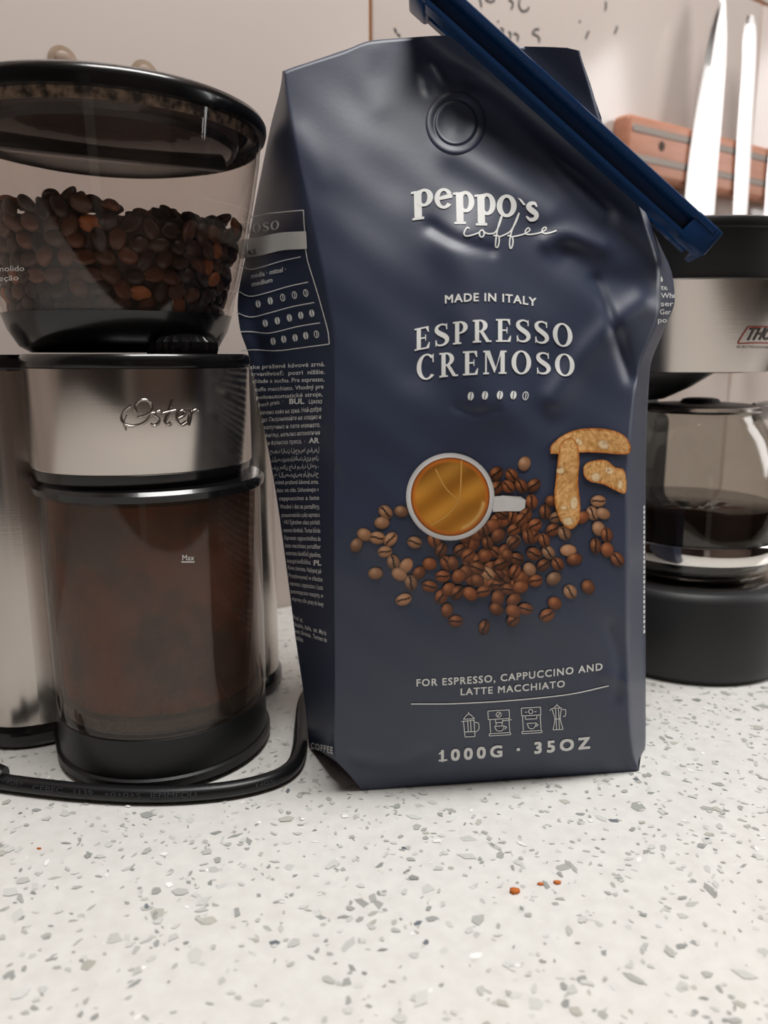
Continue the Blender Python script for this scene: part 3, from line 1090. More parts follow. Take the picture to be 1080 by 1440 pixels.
# second layer of the folded top, behind
mb = MB()
o_px = [(728, 68), (797, 67), (811, 71), (829, 118), (846, 166), (846, 173), (736, 76)]
fr = PY(np.array([p[0] for p in o_px], float), np.array([p[1] for p in o_px], float), CLIP_Y(np.array([p[0] for p in o_px], float)) + .0125)
bk = fr + np.array([0, .004, 0])
n = len(o_px)
mb.add(list(fr) + list(bk), [list(range(n))[::-1], [n + i for i in range(n)]] + [[i, (i + 1) % n, n + (i + 1) % n, n + i] for i in range(n)])
mb.obj('folded_top', M['navy'], bag, smooth=False)
# degassing valve
mb = MB()
vx, vy = 641., 173.
prof = [(45, .0000), (43.5, .0004), (40, .0006), (35.5, .0005), (33.5, .0002), (31.5, .0002), (30, .0007), (28, .0008), (25.5, .0005), (14, .0003), (1, .0003)]
Vv = []
for r, h in prof:
    for j in range(48):
        a = 2 * PI * j / 48
        Vv.append(SF(np.array(vx + r * .95 * math.cos(a)), np.array(vy + r * math.sin(a)), h))
mb.add(Vv, grid_faces(len(prof), 48, True) + [[(len(prof) - 1) * 48 + j for j in range(48)]])
mb.obj('degassing_valve', M['navy'], bag, angle=180)

LIFT = .00035
def printed(name, shapes, m, surf=SF, lift=LIFT, parent=body, label=None):
    mb = MB()
    for i, (v, f) in enumerate(shapes):
        v = np.asarray(v, float)
        mb.add(surf(v[:, 0], v[:, 1], lift + i * 1.2e-6), f)
    o = mb.obj(name, m, parent, smooth=False, recalc=False)
    if label:
        o['label'] = label
    return o

# --- brand name, drawn letter by letter
def soft_p(x0, x1, top, base, desc, dy):
    w = x1 - x0
    h = base - top
    st = w * .36
    sk = .12
    parts = [poly2d([(x0 + 2, top + 2), (x0 + 2 + st, top), (x0 + 2 + st + 1, desc - 3), (x0 + 3, desc - 3)]), poly2d([(x0, desc - 3), (x0 + st + 6, desc - 4), (x0 + st + 6, desc - .5), (x0, desc)]),
             poly2d([(x0 - 2, top + 2), (x0 + 4, top + 1), (x0 + 4, top + 4.5), (x0 - 2, top + 5)]),
             ring2d(x0 + w * .56, (top + base) / 2 - .5, w * .44, h * .52, w * .16, h * .36, -150, 150, 30)]
    V, F = merge2d(parts)
    V[:, 1] += (V[:, 0] - x0) / w * dy
    return V, F
brand = [soft_p(580, 609, 268, 292, 310, -3), soft_p(639, 667, 269, 298, 315, 1), soft_p(669, 697, 272, 302, 317, 1)]
brand += [ring2d(624, 279, 13, 14.5, 6, 10.5, 35, 330, 30), poly2d([(617, 277), (632, 272), (636.5, 274), (636, 278), (617, 281.5)])]
brand += [ring2d(712.5, 289.5, 14, 16, 6.2, 11.5, n=36), poly2d([(728, 278), (733, 280), (739.5, 288), (736, 288.5)])]
brand += [ribbon2d([(755, 291), (752, 286), (746, 286.5), (743, 291), (748, 296), (754, 301), (753, 307), (746, 309), (740, 304)], [2, 4, 6, 7, 8, 7, 6, 5, 2], 26)]
def c4(pts):
    return [(560 + x / 3.857, 240 + y / 3.857) for x, y in pts]
script = [[(386, 314), (374, 308), (360, 328), (358, 346), (372, 354), (404, 348), (438, 336)],
          [(456, 320), (442, 330), (442, 352), (454, 360), (466, 346), (462, 326), (456, 320), (474, 338), (500, 342), (526, 334), (548, 296), (562, 250), (566, 236), (552, 268), (538, 320), (530, 372), (528, 410), (538, 416), (546, 396), (548, 366), (540, 352), (516, 352)],
          [(546, 360), (580, 346), (610, 326), (640, 276), (656, 228), (634, 280), (612, 340), (604, 396), (610, 422), (620, 404), (622, 372), (612, 354), (592, 352)],
          [(620, 358), (660, 350), (694, 338), (714, 322), (706, 310), (692, 322), (690, 340), (708, 346), (744, 342), (776, 334), (802, 318), (798, 306), (784, 314), (780, 332), (796, 340), (826, 336), (858, 324)]]
brand += [ribbon2d(c4(p), 2.0, 60) for p in script]
printed('brand_lettering', brand, M['print_white'])
# --- product name
prod = sansb('MADE IN ITALY', [(626, 426.5, 11), (690, 423.5, 11), (754, 430.5, 11)], .022, 1.12) + [
        fit(serif_text('ESPRESSO', .13), [(583, 493.5, 31), (684, 481, 32), (805, 489, 31.5)]),
        fit(serif_text('CREMOSO', .15), [(586, 535, 35), (690, 526, 33), (808, 529.5, 30)])]
def bean_icon(x, y, rx, ry, full=True, tilt=0.15):
    if full:
        parts = []
        for sg in (-1, 1):
            pts = [(sg * .14 * rx, -ry * .97)] + [(sg * (rx * math.cos(a)), ry * math.sin(a)) for a in np.linspace(-1.25, 1.25, 9)] + [(sg * .14 * rx, ry * .97)]
            parts.append(poly2d(pts))
    else:
        parts = [ring2d(0, 0, rx, ry, rx - 1.1, ry - 1.1, n=20), ribbon2d([(0, -ry * .7), (rx * .12, 0), (0, ry * .7)], 1.0, 8)]
    v, f = merge2d(parts)
    c, s = math.cos(tilt), math.sin(tilt)
    return np.column_stack([x + v[:, 0] * c - v[:, 1] * s, y + v[:, 0] * s + v[:, 1] * c]), f
for i, (x, y) in enumerate([(662, 557), (682, 556), (703, 555.5), (722, 555.5), (739, 556.5)]):
    prod.append(bean_icon(x, y, 4.3, 6.2, i < 4))
printed('product_lettering', prod, M['print_white'])
# --- foot of the front panel
foot = sansb('FOR ESPRESSO, CAPPUCCINO AND', [(586, 965, 9.6), (716, 957, 9.6), (847, 942, 9.6)], .022, 1.18)
foot += sansb('LATTE MACCHIATO', [(648, 977.5, 9.2), (720, 973, 9.2), (794, 966, 9.2)], .022, 1.18)
foot += sansb('1000G · 35OZ', [(621, 1070.5, 15), (724, 1062, 15), (829, 1052, 15)], .038, 1.45)
foot += [ribbon2d([(617, 1069.6), (629, 1068.7)], 2.6), ribbon2d([(617.5, 1060.5), (622, 1057.2)], 2.4),
        ribbon2d([(578, 990), (640, 989.5), (720, 985), (800, 976.5), (856, 964.5)], 1.6, 40)]
def lines(x0, y0, rot, segs, w=1.1):
    out = []
    c, s = math.cos(rot), math.sin(rot)
    for sg in segs:
        p = [(x0 + x * c - y * s, y0 + x * s + y * c) for x, y in sg]
        out.append(ribbon2d(p, w, max(8, 5 * len(p)) if len(p) > 2 else None))
    return out
def circ(x, y, r, n=12):
    return [(x + r * math.cos(a), y + r * math.sin(a)) for a in np.linspace(0, 2 * PI, n)]
# french press, two espresso machines, moka pot
foot += lines(660, 1020, -.06, [[(-8, -7), (-7, 16)], [(7, -7), (7, 16)], [(-7, 16), (7, 16)], [(-11, -6), (8, -7)], [(-8, -9), (0, -16), (8, -9)], [(0, -16), (0, -19)], [(-8, -9), (8, -9)], [(-2, -6), (-2, 9)], [(2, -6), (2, 9)], [(-7, 9), (7, 9)], [(8, -4), (13, -2), (13, 6), (8, 10)]])
foot += lines(702, 1016, -.06, [[(-15, -17), (15, -17)], [(-15, -17), (-15, -5)], [(15, -17), (15, -5)], [(-15, -5), (15, -5)], [(-13, -5), (-13, 14)], [(14, -5), (14, 14)], [(-15, 15), (15, 15)], [(-15, 18), (15, 18)], [(-15, 15), (-15, 18)], [(15, 15), (15, 18)], circ(0, -11, 3.5), [(-2, -9), (2, -13)], [(-5, -4), (-5, 0)], [(5, -4), (5, 0)], [(-5, 0), (5, 0)], [(5, -2), (18, -3)], [(-4, 0), (-5, 4)], [(4, 0), (4, 4)], [(-7, 5), (7, 5)], [(-7, 5), (-4, 11), (0, 12), (4, 11), (7, 5)], [(7, 6), (10, 7), (7, 10)]])
foot += lines(747, 1012, -.06, [[(-13, -17), (14, -17)], [(-13, -17), (-13, -6)], [(14, -17), (14, -6)], [(-13, -6), (14, -6)], [(-12, -6), (-12, 15)], [(13, -6), (13, 15)], [(-14, 16), (14, 16)], [(-14, 19), (14, 19)], [(-14, 16), (-14, 19)], [(14, 16), (14, 19)], circ(0, -11.5, 3), [(-8, -11), (-5, -11)], [(5, -11), (8, -11)], [(-8, -5), (-8, -1)], [(8, -5), (8, -1)], [(-8, -1), (8, -1)], [(-6, 5), (7, 5)], [(-6, 5), (-4, 11), (0, 13), (4, 11), (7, 5)], [(7, 6), (9, 8), (6, 10)]])
foot += lines(784, 1011, -.05, [[(-7, -14), (-4, 0), (-7, 15)], [(6, -14), (4, 0), (7, 15)], [(-7, 15), (7, 15)], [(-4, 0), (4, 0)], [(-10, -12), (-7, -15), (7, -15)], [(-5, -15), (0, -19), (5, -15)], [(0, -19), (0, -21)], [(7, -13), (12, -12), (11, -4), (8, -3)], [(-2, -14), (-2, 15)], [(2, -14), (2, 15)]])
printed('foot_lettering', foot, M['print_white'])

# --- picture: cup seen from above, heap of beans, three biscuits
def c5(x, y):
    return 480 + np.asarray(x) / 2.4545, 560 + np.asarray(y) / 2.4545
def disc(cx, cy, rx, ry, rot, colf, nr=5, na=20):
    V, C = [(0, 0)], [colf(0, 0)]
    for i in range(1, nr + 1):
        for j in range(na):
            a = 2 * PI * j / na
            u, v = i / nr * math.cos(a), i / nr * math.sin(a)
            V.append((u, v))
            C.append(colf(u, v))
    F = [[0, 1 + j, 1 + (j + 1) % na] for j in range(na)]
    for i in range(nr - 1):
        for j in range(na):
            k = (j + 1) % na
            F.append([1 + i * na + j, 1 + i * na + k, 1 + (i + 1) * na + k, 1 + (i + 1) * na + j])
    V = np.array(V)
    c, s = math.cos(rot), math.sin(rot)
    x, y = V[:, 0] * rx, V[:, 1] * ry
    return np.column_stack([cx + x * c - y * s, cy + x * s + y * c]), F, C
outer = [(153, 393), (207, 391), (140, 430), (80, 471), (52, 507), (124, 482), (170, 487), (150, 530), (118, 605), (180, 566), (224, 578), (200, 608), (268, 604), (305, 572), (240, 637), (305, 650), (215, 695), (253, 498), (345, 525), (350, 615), (345, 685), (365, 733), (395, 770), (493, 792), (632, 226), (534, 261), (588, 266), (621, 303), (664, 301), (575, 305), (535, 310), (657, 357), (703, 393), (668, 438), (730, 455), (770, 465), (783, 525), (805, 556), (747, 573), (733, 623), (670, 630), (790, 668), (852, 652), (737, 708), (710, 750), (715, 532), (697, 577), (887, 355), (867, 397), (903, 398), (888, 450), (916, 472), (878, 510), (918, 523), (953, 556), (832, 412), (727, 355), (745, 410)]
heap = [(560, 420), (535, 425), (590, 410), (635, 405), (595, 455), (440, 500), (470, 470), (520, 440), (555, 400), (620, 420), (660, 480), (700, 490), (410, 525), (505, 500), (605, 555), (645, 478), (572, 543), (430, 600), (470, 630), (520, 640), (560, 630), (620, 620), (650, 590), (665, 538), (405, 615), (385, 570), (370, 660), (400, 672), (445, 675), (490, 668), (540, 645), (540, 610), (505, 605), (600, 598), (548, 573), (468, 587), (437, 543), (497, 545), (595, 500), (540, 473), (575, 660), (618, 652), (540, 690), (595, 697), (535, 728), (636, 728), (594, 767), (594, 735), (490, 455), (320, 490), (425, 480)]
mb = MB()
lift = LIFT
rb = random.Random(3)
def add_bean(x, y, pale):
    global lift
    cx, cy = c5(x, y)
    rot = rb.uniform(0, PI)
    b = rb.uniform(.75, 1.2)
    base = np.array([120, 66, 36]) * b if not pale else np.array([158, 112, 80]) * b
    hl = np.array([196, 128, 84]) if not pale else np.array([206, 164, 130])
    crease = rb.random() < .62
    c, s = math.cos(rot), math.sin(rot)
    def colf(u, v):
        gx, gy = u * c - v * s * .8, u * s + v * c * .8
        k = math.exp(-((gx + .25) ** 2 + (gy + .35) ** 2) / .22)
        edge = max(0, (u * u + v * v) - .55) * 1.1
        col = base * (1 - edge * .65) * (1 - .25 * max(0, gy)) + (hl - base) * k * .75
        if crease and abs(v - .12 * math.sin(u * 3)) < .16 and abs(u) < .92:
            col = base * .32
        return lin(tuple(np.clip(col, 0, 255)))
    v, f, C = disc(float(cx), float(cy), rb.uniform(10.2, 11.8), rb.uniform(8.0, 9.3), rot, colf, 6, 20)
    lift += .0000035
    mb.add(SF(v[:, 0], v[:, 1], lift), f, C)
for x, y in outer:
    add_bean(x, y, x < 260 or (x > 700 and rb.random() < .35) or (600 < x < 640 and y < 240))
for k in range(26):
    heap.insert(0, (rb.gauss(540, 65), rb.gauss(570, 62)))
for x, y in heap:
    add_bean(x, y, rb.random() < .05)
printed_beans = mb.obj('printed_beans', M['print_col'], body, smooth=False, recalc=False)
mb = MB()
ccx, ccy = c5(376, 340)
lift += .00004
def ccol(u, v):
    r = math.hypot(u, v)
    return lin((232, 230, 226)) if r < .97 else lin((190, 188, 188))
hv = poly2d([c5(520, 340), c5(560, 336), c5(620, 340), c5(636, 352), c5(634, 378), c5(618, 390), c5(570, 390), c5(524, 392)])
mb.add(SF(hv[0][:, 0], hv[0][:, 1], lift), hv[1], [lin((214, 212, 210))] * len(hv[0]))
v, f, C = disc(float(ccx), float(ccy), 62.2, 61.6, 0, ccol, 8, 56)
mb.add(SF(v[:, 0], v[:, 1], lift + .00004), f, C)
def kcol(u, v):
    r = math.hypot(u, v)
    col = np.array([186, 124, 40]) * (1 - .25 * max(0, -v)) + np.array([20, 18, 12]) * math.sin(u * 5 + v * 7)
    if r > .86:
        col = np.array([196, 110, 36])
    if r > .95:
        col = np.array([120, 62, 24])
    if .82 < r < .9 and u > .3 and v > .1:
        col = np.array([222, 176, 104])
    return lin(tuple(np.clip(col, 0, 255)))
v, f, C = disc(float(ccx), float(ccy), 55.6, 55.2, 0, kcol, 14, 64)
mb.add(SF(v[:, 0], v[:, 1], lift + .00008), f, C)
for p in ([(415, 215), (412, 300), (408, 350)], [(325, 245), (360, 310), (405, 352)], [(408, 352), (370, 400), (310, 440)]):
    v, f = ribbon2d([tuple(map(float, c5(*q))) for q in p], 2.0, 14)
    mb.add(SF(v[:, 0], v[:, 1], lift + .00012), f, [lin((206, 152, 78))] * len(v))
mb.obj('printed_cup', M['print_col'], body, smooth=False, recalc=False)
mb = MB()
def biscuit(pts, n=90, lay=0.0, almonds=()):
    P = np.array([c5(*p) for p in pts], float)
    P = spline(np.vstack([P, P[:1]]), n)[:-1]
    n = len(P)
    # spine of the shape: nearest point on its long axis, so the rings stay inside
    ctr = P.mean(0)
    U, s_, Vt = np.linalg.svd(P - ctr)
    ax = Vt[0]
    pr = (P - ctr) @ ax
    half = (pr.max() - pr.min()) / 2 * .72
    # centre line sampled from the outline
    def spine(t):
        near = np.argsort(np.abs(pr - t))[:10]
        return P[near].mean(0) if False else None
    sp = []
    for t in pr:
        tc = np.clip(t, -half, half)
        w = np.exp(-((pr - tc) / (half * .22)) ** 2)
        sp.append((P * w[:, None]).sum(0) / w.sum())
    sp = np.array(sp)
    V, C = [], []
    for k, a in enumerate((1.0, .9, .7, .45, .2, .0)):
        for q, c in zip(P, sp):
            V.append(c + (q - c) * a)
            j = rb.uniform(-26, 26)
            col = (np.array([168, 92, 36]) if k == 0 else np.array([196, 128, 62]) if k == 1 else np.array([216, 164, 100])) + j
            C.append(lin(tuple(np.clip(col, 0, 255))))
    F = grid_faces(6, n, True)
    mb.add(SF(np.array(V)[:, 0], np.array(V)[:, 1], lift + .0001 + lay), F, C)
    for x, y, rx, ry, rot in almonds:
        q = c5(x, y)
        v, f, CC = disc(float(q[0]), float(q[1]), rx / 2.4545, ry / 2.4545, rot, lambda u, w: lin((232, 204, 160)) if u * u + w * w < .7 else lin((200, 150, 96)), 3, 12)
        mb.add(SF(v[:, 0], v[:, 1], lift + .00014 + lay), f, CC)
biscuit([(722, 192), (722, 168), (745, 142), (775, 122), (815, 108), (870, 103), (930, 109), (975, 128), (998, 160), (994, 190), (960, 194), (900, 189), (840, 187), (780, 192)], almonds=[(905, 160, 22, 16, .4), (820, 150, 16, 10, .8)])
biscuit([(748, 200), (756, 160), (776, 140), (800, 138), (816, 165), (822, 215), (818, 290), (825, 370), (822, 420), (800, 450), (774, 444), (750, 410), (735, 350), (740, 280)], lay=.00008, almonds=[(757, 250, 15, 13, 0), (803, 362, 14, 26, .1), (783, 425, 20, 16, 0), (768, 378, 12, 8, 0)])
biscuit([(835, 238), (850, 222), (890, 212), (920, 217), (945, 238), (974, 246), (984, 285), (980, 328), (945, 318), (905, 298), (860, 288), (838, 268)], almonds=[(878, 272, 17, 17, 0), (925, 250, 18, 12, .6), (962, 298, 9, 17, 0)])
mb.obj('printed_biscuits', M['print_biscuit'], body, smooth=False, recalc=False)

# --- left gusset: table, paragraphs
def c6(pts):
    return [(330 + x / 6.7, 285 + y / 6.7) for x, y in pts]
GLIFT = .0007
side = [ribbon2d(c6(p), 1.4, 14) for p in [
    [(150, 140), (300, 105), (480, 85), (650, 70)], [(648, 70), (652, 170), (660, 270)], [(668, 440), (690, 560), (740, 720), (800, 920), (850, 1100), (880, 1220), (892, 1332)],
    [(60, 1398), (180, 1385), (400, 1395), (640, 1365), (892, 1332)],
    [(60, 590), (140, 628), (260, 605), (440, 550), (622, 510)], [(30, 830), (140, 882), (300, 850), (500, 790), (692, 748)], [(20, 1036), (150, 1078), (320, 1040), (540, 980), (750, 940)],
    [(25, 1216), (160, 1215), (300, 1230), (420, 1210), (600, 1165), (805, 1132)]]]
side.append(ribbon2d([(334, 352), (346, 349.5), (366, 346), (396, 339.5), (431, 337.5)], [25, 26, 26, 25, 25], 20))
side.append(fit(serif_text('MOSO', .12), [(338, 329, 13), (360, 327, 12.5), (392.5, 321.5, 12)]))
side += [sans('media · mittel ·', [(353, 391.5, 6.6), (402, 381.5, 6.6)], .01), sans('medium', [(354, 403, 6.6), (383, 396.5, 6.6)], .01)]
for row, nf in ((((363, 427.5), (380, 423), (397.5, 418.5), (414, 415), (430, 412)), 2), (((373, 454.5), (390, 451), (407, 447), (423, 443.5), (438.5, 440.5)), 5), (((384, 480), (399, 477), (415, 475), (430, 472), (445, 470)), 4)):
    for i, (x, y) in enumerate(row):
        side.append(bean_icon(x, y, 3.6, 5.4, i < nf, -.15))
printed('side_table', side, M['print_white'], SG, GLIFT)
printed('side_table_word', [sans('AS', [(346, 360, 7), (360, 357, 7)], .02)], M['print_dark'], SG, GLIFT + .0006)
para = []
# (text, right x, base y, left x, slope px, cap height)
def c9(x, y):
    return 340 + x / 6.857, 495 + y / 6.857
def c10(x, y):
    return 350 + x / 6.0, 690 + y / 6.0
P1 = [('ske pražené kávové zrná.', 80, 165, 803, 135), ('trvanlivosť:  pozri  nižšie.', 90, 232, 800, 210), ('chlade a suchu. Pre espresso,', 105, 300, 795, 283), ('caffe macchiato. Vhodný pre', 130, 380, 788, 352), ('poloautomatické stroje,', 140, 455, 778, 425),
      ('french press.  · ', 160, 530, 400, 495), ('Цяло', 648, 498, 775, 496), ('печено кафе на зрна. Най-добре', 180, 605, 768, 570), ('до: Съхранявайте на хладно и', 195, 672, 762, 643), ('капучино и лате макиато.', 215, 745, 757, 722),
      ('филтър, напълно автоматични', 230, 822, 752, 795), ('и френска преса.  ·', 250, 895, 610, 880), ('حبوب البن المحمصة يفضل', 270, 972, 745, 960), ('للإسبريسو والكابتشينو ومكن', 285, 1050, 742, 1038), ('في مكان جاف وبارد الطهو ،', 295, 1130, 740, 1115), ('مع الإسبريسو والمرشح', 310, 1200, 740, 1190),
      ('mletá pražená kávová zrna.', 325, 1275, 740, 1270), ('datu: viz níže. Uchovávejte v', 335, 1352, 742, 1345), ('cappuccino a latte', 360, 1430, 746, 1425)]
for t_, x0, y0, x1, y1 in P1:
    a, b = c9(x0, y0), c9(x1, y1)
    para.append(sans(t_, [(a[0], a[1], 5.4), (b[0], b[1], 6.2)], .006))
for t_, x0, y0, x1, y1 in (('BUL', 458, 500, 603, 498), ('AR', 645, 877, 747, 877)):
    a, b = c9(x0, y0), c9(x1, y1)
    para.append(sans(t_, [(a[0], a[1], 7), (b[0], b[1], 7)], .035))
P2 = [('Vhodné i dat na portafiltry,', 262, 150, 596, 152), ('plnoautomatické a páky espressa a', 275, 222, 598, 220), ('· HU Egészben olasz pörkölt', 285, 280, 600, 286), ('szemes kávébab. Tartsa hűvös', 292, 348, 602, 355), ('Espresso cappuccinóhoz és', 300, 412, 604, 424), ('latte macchiato portafilter', 306, 478, 606, 492),
      ('automata kávéfőző gépekhez,', 314, 540, 608, 562), ('kotyogós kávéfőzőkhoz.  · ', 322, 606, 540, 624), ('Kawa ziarnista. Najlepiej jak', 330, 662, 613, 700), ('Przechowywać w chłodzie', 336, 730, 620, 768), ('espresso, cappuccino i Latte', 345, 795, 625, 838), ('automatyczne maszyny, w', 352, 862, 627, 905), ('ekspresy ciśn. prasy do kawy', 362, 925, 630, 978),
      ('Prod. ot.', 372, 1080, 455, 1112), ('Natalin, Italia,  str. Maria', 376, 1140, 654, 1222), ('Sede: Brescia,  Termen de', 380, 1195, 657, 1280), ('valabilitate.', 384, 1250, 460, 1280)]
for t_, x0, y0, x1, y1 in P2:
    a, b = c10(x0, y0), c10(x1, y1)
    para.append(sans(t_, [(a[0], a[1], 5.6), (b[0], b[1], 6.6)], .006))
a, b = c10(546, 630), c10(611, 630)
para.append(sans('PL', [(a[0], a[1], 7), (b[0], b[1], 7)], .035))
para.append(sans('COFFEE', [(437, 1052, 8), (468, 1060, 9)], .03, 1.2))
printed('side_lettering', para, M['print_white'], SG, GLIFT)
# --- right gusset: ends of the lines printed there
rt = []
Yrf = lambda py: YF(XR(py), py)
def SR(px, py, lift=0.0):
    px, py = np.broadcast_arrays(np.asarray(px, float), np.asarray(py, float))
    k = np.clip((px - XR(py)) / (XSR(py) - XR(py)), 0, 1)
    a = PY(XR(py), py, Yrf(py))
    b = PY(XSR(py), py, Yrf(py) + .40 * GB(py))
    p = a * (1 - k[..., None]) + b * k[..., None]
    d = p - CAM
    return CAM + d * (1 - lift / np.linalg.norm(d, axis=-1))[..., None]
yy = 350
for t_ in ('Ori', 'Ovl', 'kaf', 'tage', 'Mal', 'tem', 'Whi', 'ser', 'Ger', 'po'):
    xs = float(XSR(yy))
    rt.append(sans(t_, [(float(XR(yy)) + 3, yy, 7), (xs - .5, yy, 7)], .01))
    yy += 11.5
printed('right_lettering', rt, M['print_white'], SR, .0006)
rt = []
for k in range(26):
    y = 716 + k * 7
    rt.append(sans('il'[k % 2], [(904.5, y, 5), (907, y - 1.0, 5)], .01))
printed('right_lettering', rt, M['print_white'], SR, .0006)

# ================================================================== BAG CLIP
YA, YB = CLIP_Y(612) , CLIP_Y(996)
ca = PY(np.array(CL_A[0] - 14), np.array(CL_A[1] - 13), np.array(YA))
cb = PY(np.array(CL_B[0]), np.array(CL_B[1]), np.array(YB))
cx_ = cb - ca
CLEN = float(np.linalg.norm(cx_))
cx_ = cx_ / CLEN
cy_ = np.cross(cx_, EY)
cy_ = cy_ / np.linalg.norm(cy_)
if cy_[2] < 0:
    cy_ = -cy_                       # across the bar, towards upper right
cz_ = np.cross(cx_, cy_)
if cz_[1] > 0:
    cz_ = -cz_                       # towards the viewer
clip = empty('bag_clip', ca, 'long blue plastic sealing clip slanting across the top of the bag', 'bag clip')
HW = .0060
def prof_bar(prof, x0, x1, m, name, parent=clip):
    lo = [ca + cx_ * x0 + cy_ * a + cz_ * b for a, b in prof]
    hi = [ca + cx_ * x1 + cy_ * a + cz_ * b for a, b in prof]
    return build(name, *loft([lo, hi]), m, parent, angle=30)
jaw = [(-HW, -.0055), (HW, -.0055), (HW, .0030), (HW - .0008, .0042), (HW - .0026, .0042), (HW - .0034, .0030), (HW - .0036, -.0010), (-HW + .0026, -.0010), (-HW + .0024, .0022), (-HW + .0018, .0032), (-HW + .0006, .0032), (-HW, .0022)]
oj = prof_bar(jaw, .0, CLEN - .002, M['clip_blue'], 'outer_jaw')
prof_bar([(-HW + .0027, -.0009), (HW - .0037, -.0009), (HW - .0037, -.0002), (-HW + .0027, -.0002)], .004, CLEN - .014, M['clip_blue'], 'channel', oj)
prof_bar([(-HW + .0015, -.0175), (HW - .0010, -.0175), (HW - .0010, -.0132), (-HW + .0015, -.0132)], .001, CLEN - .004, M['clip_blue'], 'inner_jaw')
build('latch_end', *box_uvw(ca, cx_, cy_, cz_, CLEN - .0125, CLEN + .0005, -HW - .0004, HW + .0004, -.0062, .0036, .0010, 2), M['clip_blue'], clip)
build('latch_hook', *box_uvw(ca, cx_, cy_, cz_, CLEN - .0012, CLEN + .0018, -HW, HW + .0004, -.0176, .0030, .0008, 2), M['clip_blue'], clip)
build('hinge', *box_uvw(ca, cx_, cy_, cz_, -.005, .006, -HW - .0006, HW, -.0176, .0036, .0022, 3), M['clip_blue'], clip)

# ================================================================== COFFEE MAKER
KX, KY = .207, .507                       # axis of base and hot plate
HXK, HYK = .190, .517                     # axis of the brewing head
maker = empty('coffee_maker', (KX, KY, 0), 'black drip coffee maker with brushed steel band, behind the bag', 'coffee maker')
def oval(cx, cy, rx, ry, z, n=72):
    return [np.array([cx, cy, z]) + T * rx * math.cos(2 * PI * k / n) + N * ry * math.sin(2 * PI * k / n) for k in range(n)]
def klofts(cx, cy, rows):
    return loft([oval(cx, cy, r, r, z) for r, z in rows])
build('base', *klofts(KX, KY, [(.062, .0010), (.0655, .0030), (.0675, .0100), (.0670, .0300), (.0650, .0520), (.0630, .0565), (.0600, .0580)]), M['black_matt'], maker)
build('foot_ring', *klofts(KX, KY, [(.0640, 0), (.0640, .0036)]), M['black'], maker)
build('hot_plate', *klofts(KX, KY, [(.0540, .0570), (.0540, .0592), (.0520, .0598)]), M['steel'], maker)
bx = np.array([KX, KY, 0]) - N * .075
build('column', *box_uvw(bx, T, N, EZ, -.050, .046, -.034, .012, .0, .262, .010, 3), M['black_matt'], maker)
build('rear_housing', *box_uvw(bx, T, N, EZ, -.052, .062, -.030, .010, .0, .158, .008, 3), M['black_matt'], maker)
build('head_shell', *klofts(HXK, HYK, [(.0520, .1905), (.0560, .1915), (.0660, .2200), (.0735, .2450), (.0772, .2620), (.0780, .2690)]), M['black_matt'], maker)
bandk = build('steel_band', *klofts(HXK, HYK, [(.0570, .1900), (.0580, .1905), (.0680, .2200), (.0755, .2415), (.0745, .2425)]), M['steel'], maker)
build('lid', *klofts(HXK, HYK, [(.0785, .2680), (.0800, .2690), (.0806, .2715), (.0795, .2740), (.0740, .2755), (.0300, .2765)]), M['black'], maker)
build('filter_basket', *klofts(HXK - .022, HYK, [(.0160, .1720), (.0180, .1725), (.0330, .1800), (.0480, .1900), (.0490, .1930)]), M['black'], maker)
def hk(z):
    return float(np.interp(z, [.1905, .22, .2415], [.0580, .0680, .0755]))
_q = PCYL(np.array([1050., 1062.]), np.array([472., 472.]), HXK, HYK, hk)
_a = np.arctan2(_q[:, 1] - HYK, _q[:, 0] - HXK)
def onband(v, out=.0004):
    # heights from the pixel row, then run evenly on round the band, past its visible edge too
    z = PCYL(np.full(len(v), 1056.), v[:, 1] - (v[:, 0] - 1056) * .10, HXK, HYK, hk)[:, 2]
    a = _a[0] + (v[:, 0] - 1050) * (_a[1] - _a[0]) / 12
    r = np.array([hk(q) for q in z]) + out
    return np.column_stack([HXK + r * np.cos(a), HYK + r * np.sin(a), z])
def c3(pts):
    return [(940 + x / 7.714, 370 + y / 7.714) for x, y in pts]
mb = MB()
for p in ([(835, 688), (805, 770), (785, 850), (800, 868)], [(835, 688), (980, 700), (1120, 715), (1300, 740), (1540, 790)], [(800, 866), (960, 874), (1120, 890), (1300, 915), (1480, 955)]):
    v, f = ribbon2d(c3(p), 1.5, 24)
    mb.add(onband(v), f)
mb.obj('logo_frame', M['red'], bandk, smooth=False, recalc=False)
mb = MB()
pts = c3([(855, 835), (1410, 915)])
v, f = sans('THOMAS', [(pts[0][0], pts[0][1], 17), (1080, 370 + 853 / 7.714, 18), (pts[1][0] + 4, pts[1][1], 18)], .012, 1.0, .25)
mb.add(onband(v), f)
v, f = sans('ELECTRODOMESTICOS', [(1042, 488, 3), (1120, 497, 3)])
mb.add(onband(v), f)
mb.obj('logo_word', M['logo_dark'], bandk, smooth=False, recalc=False)

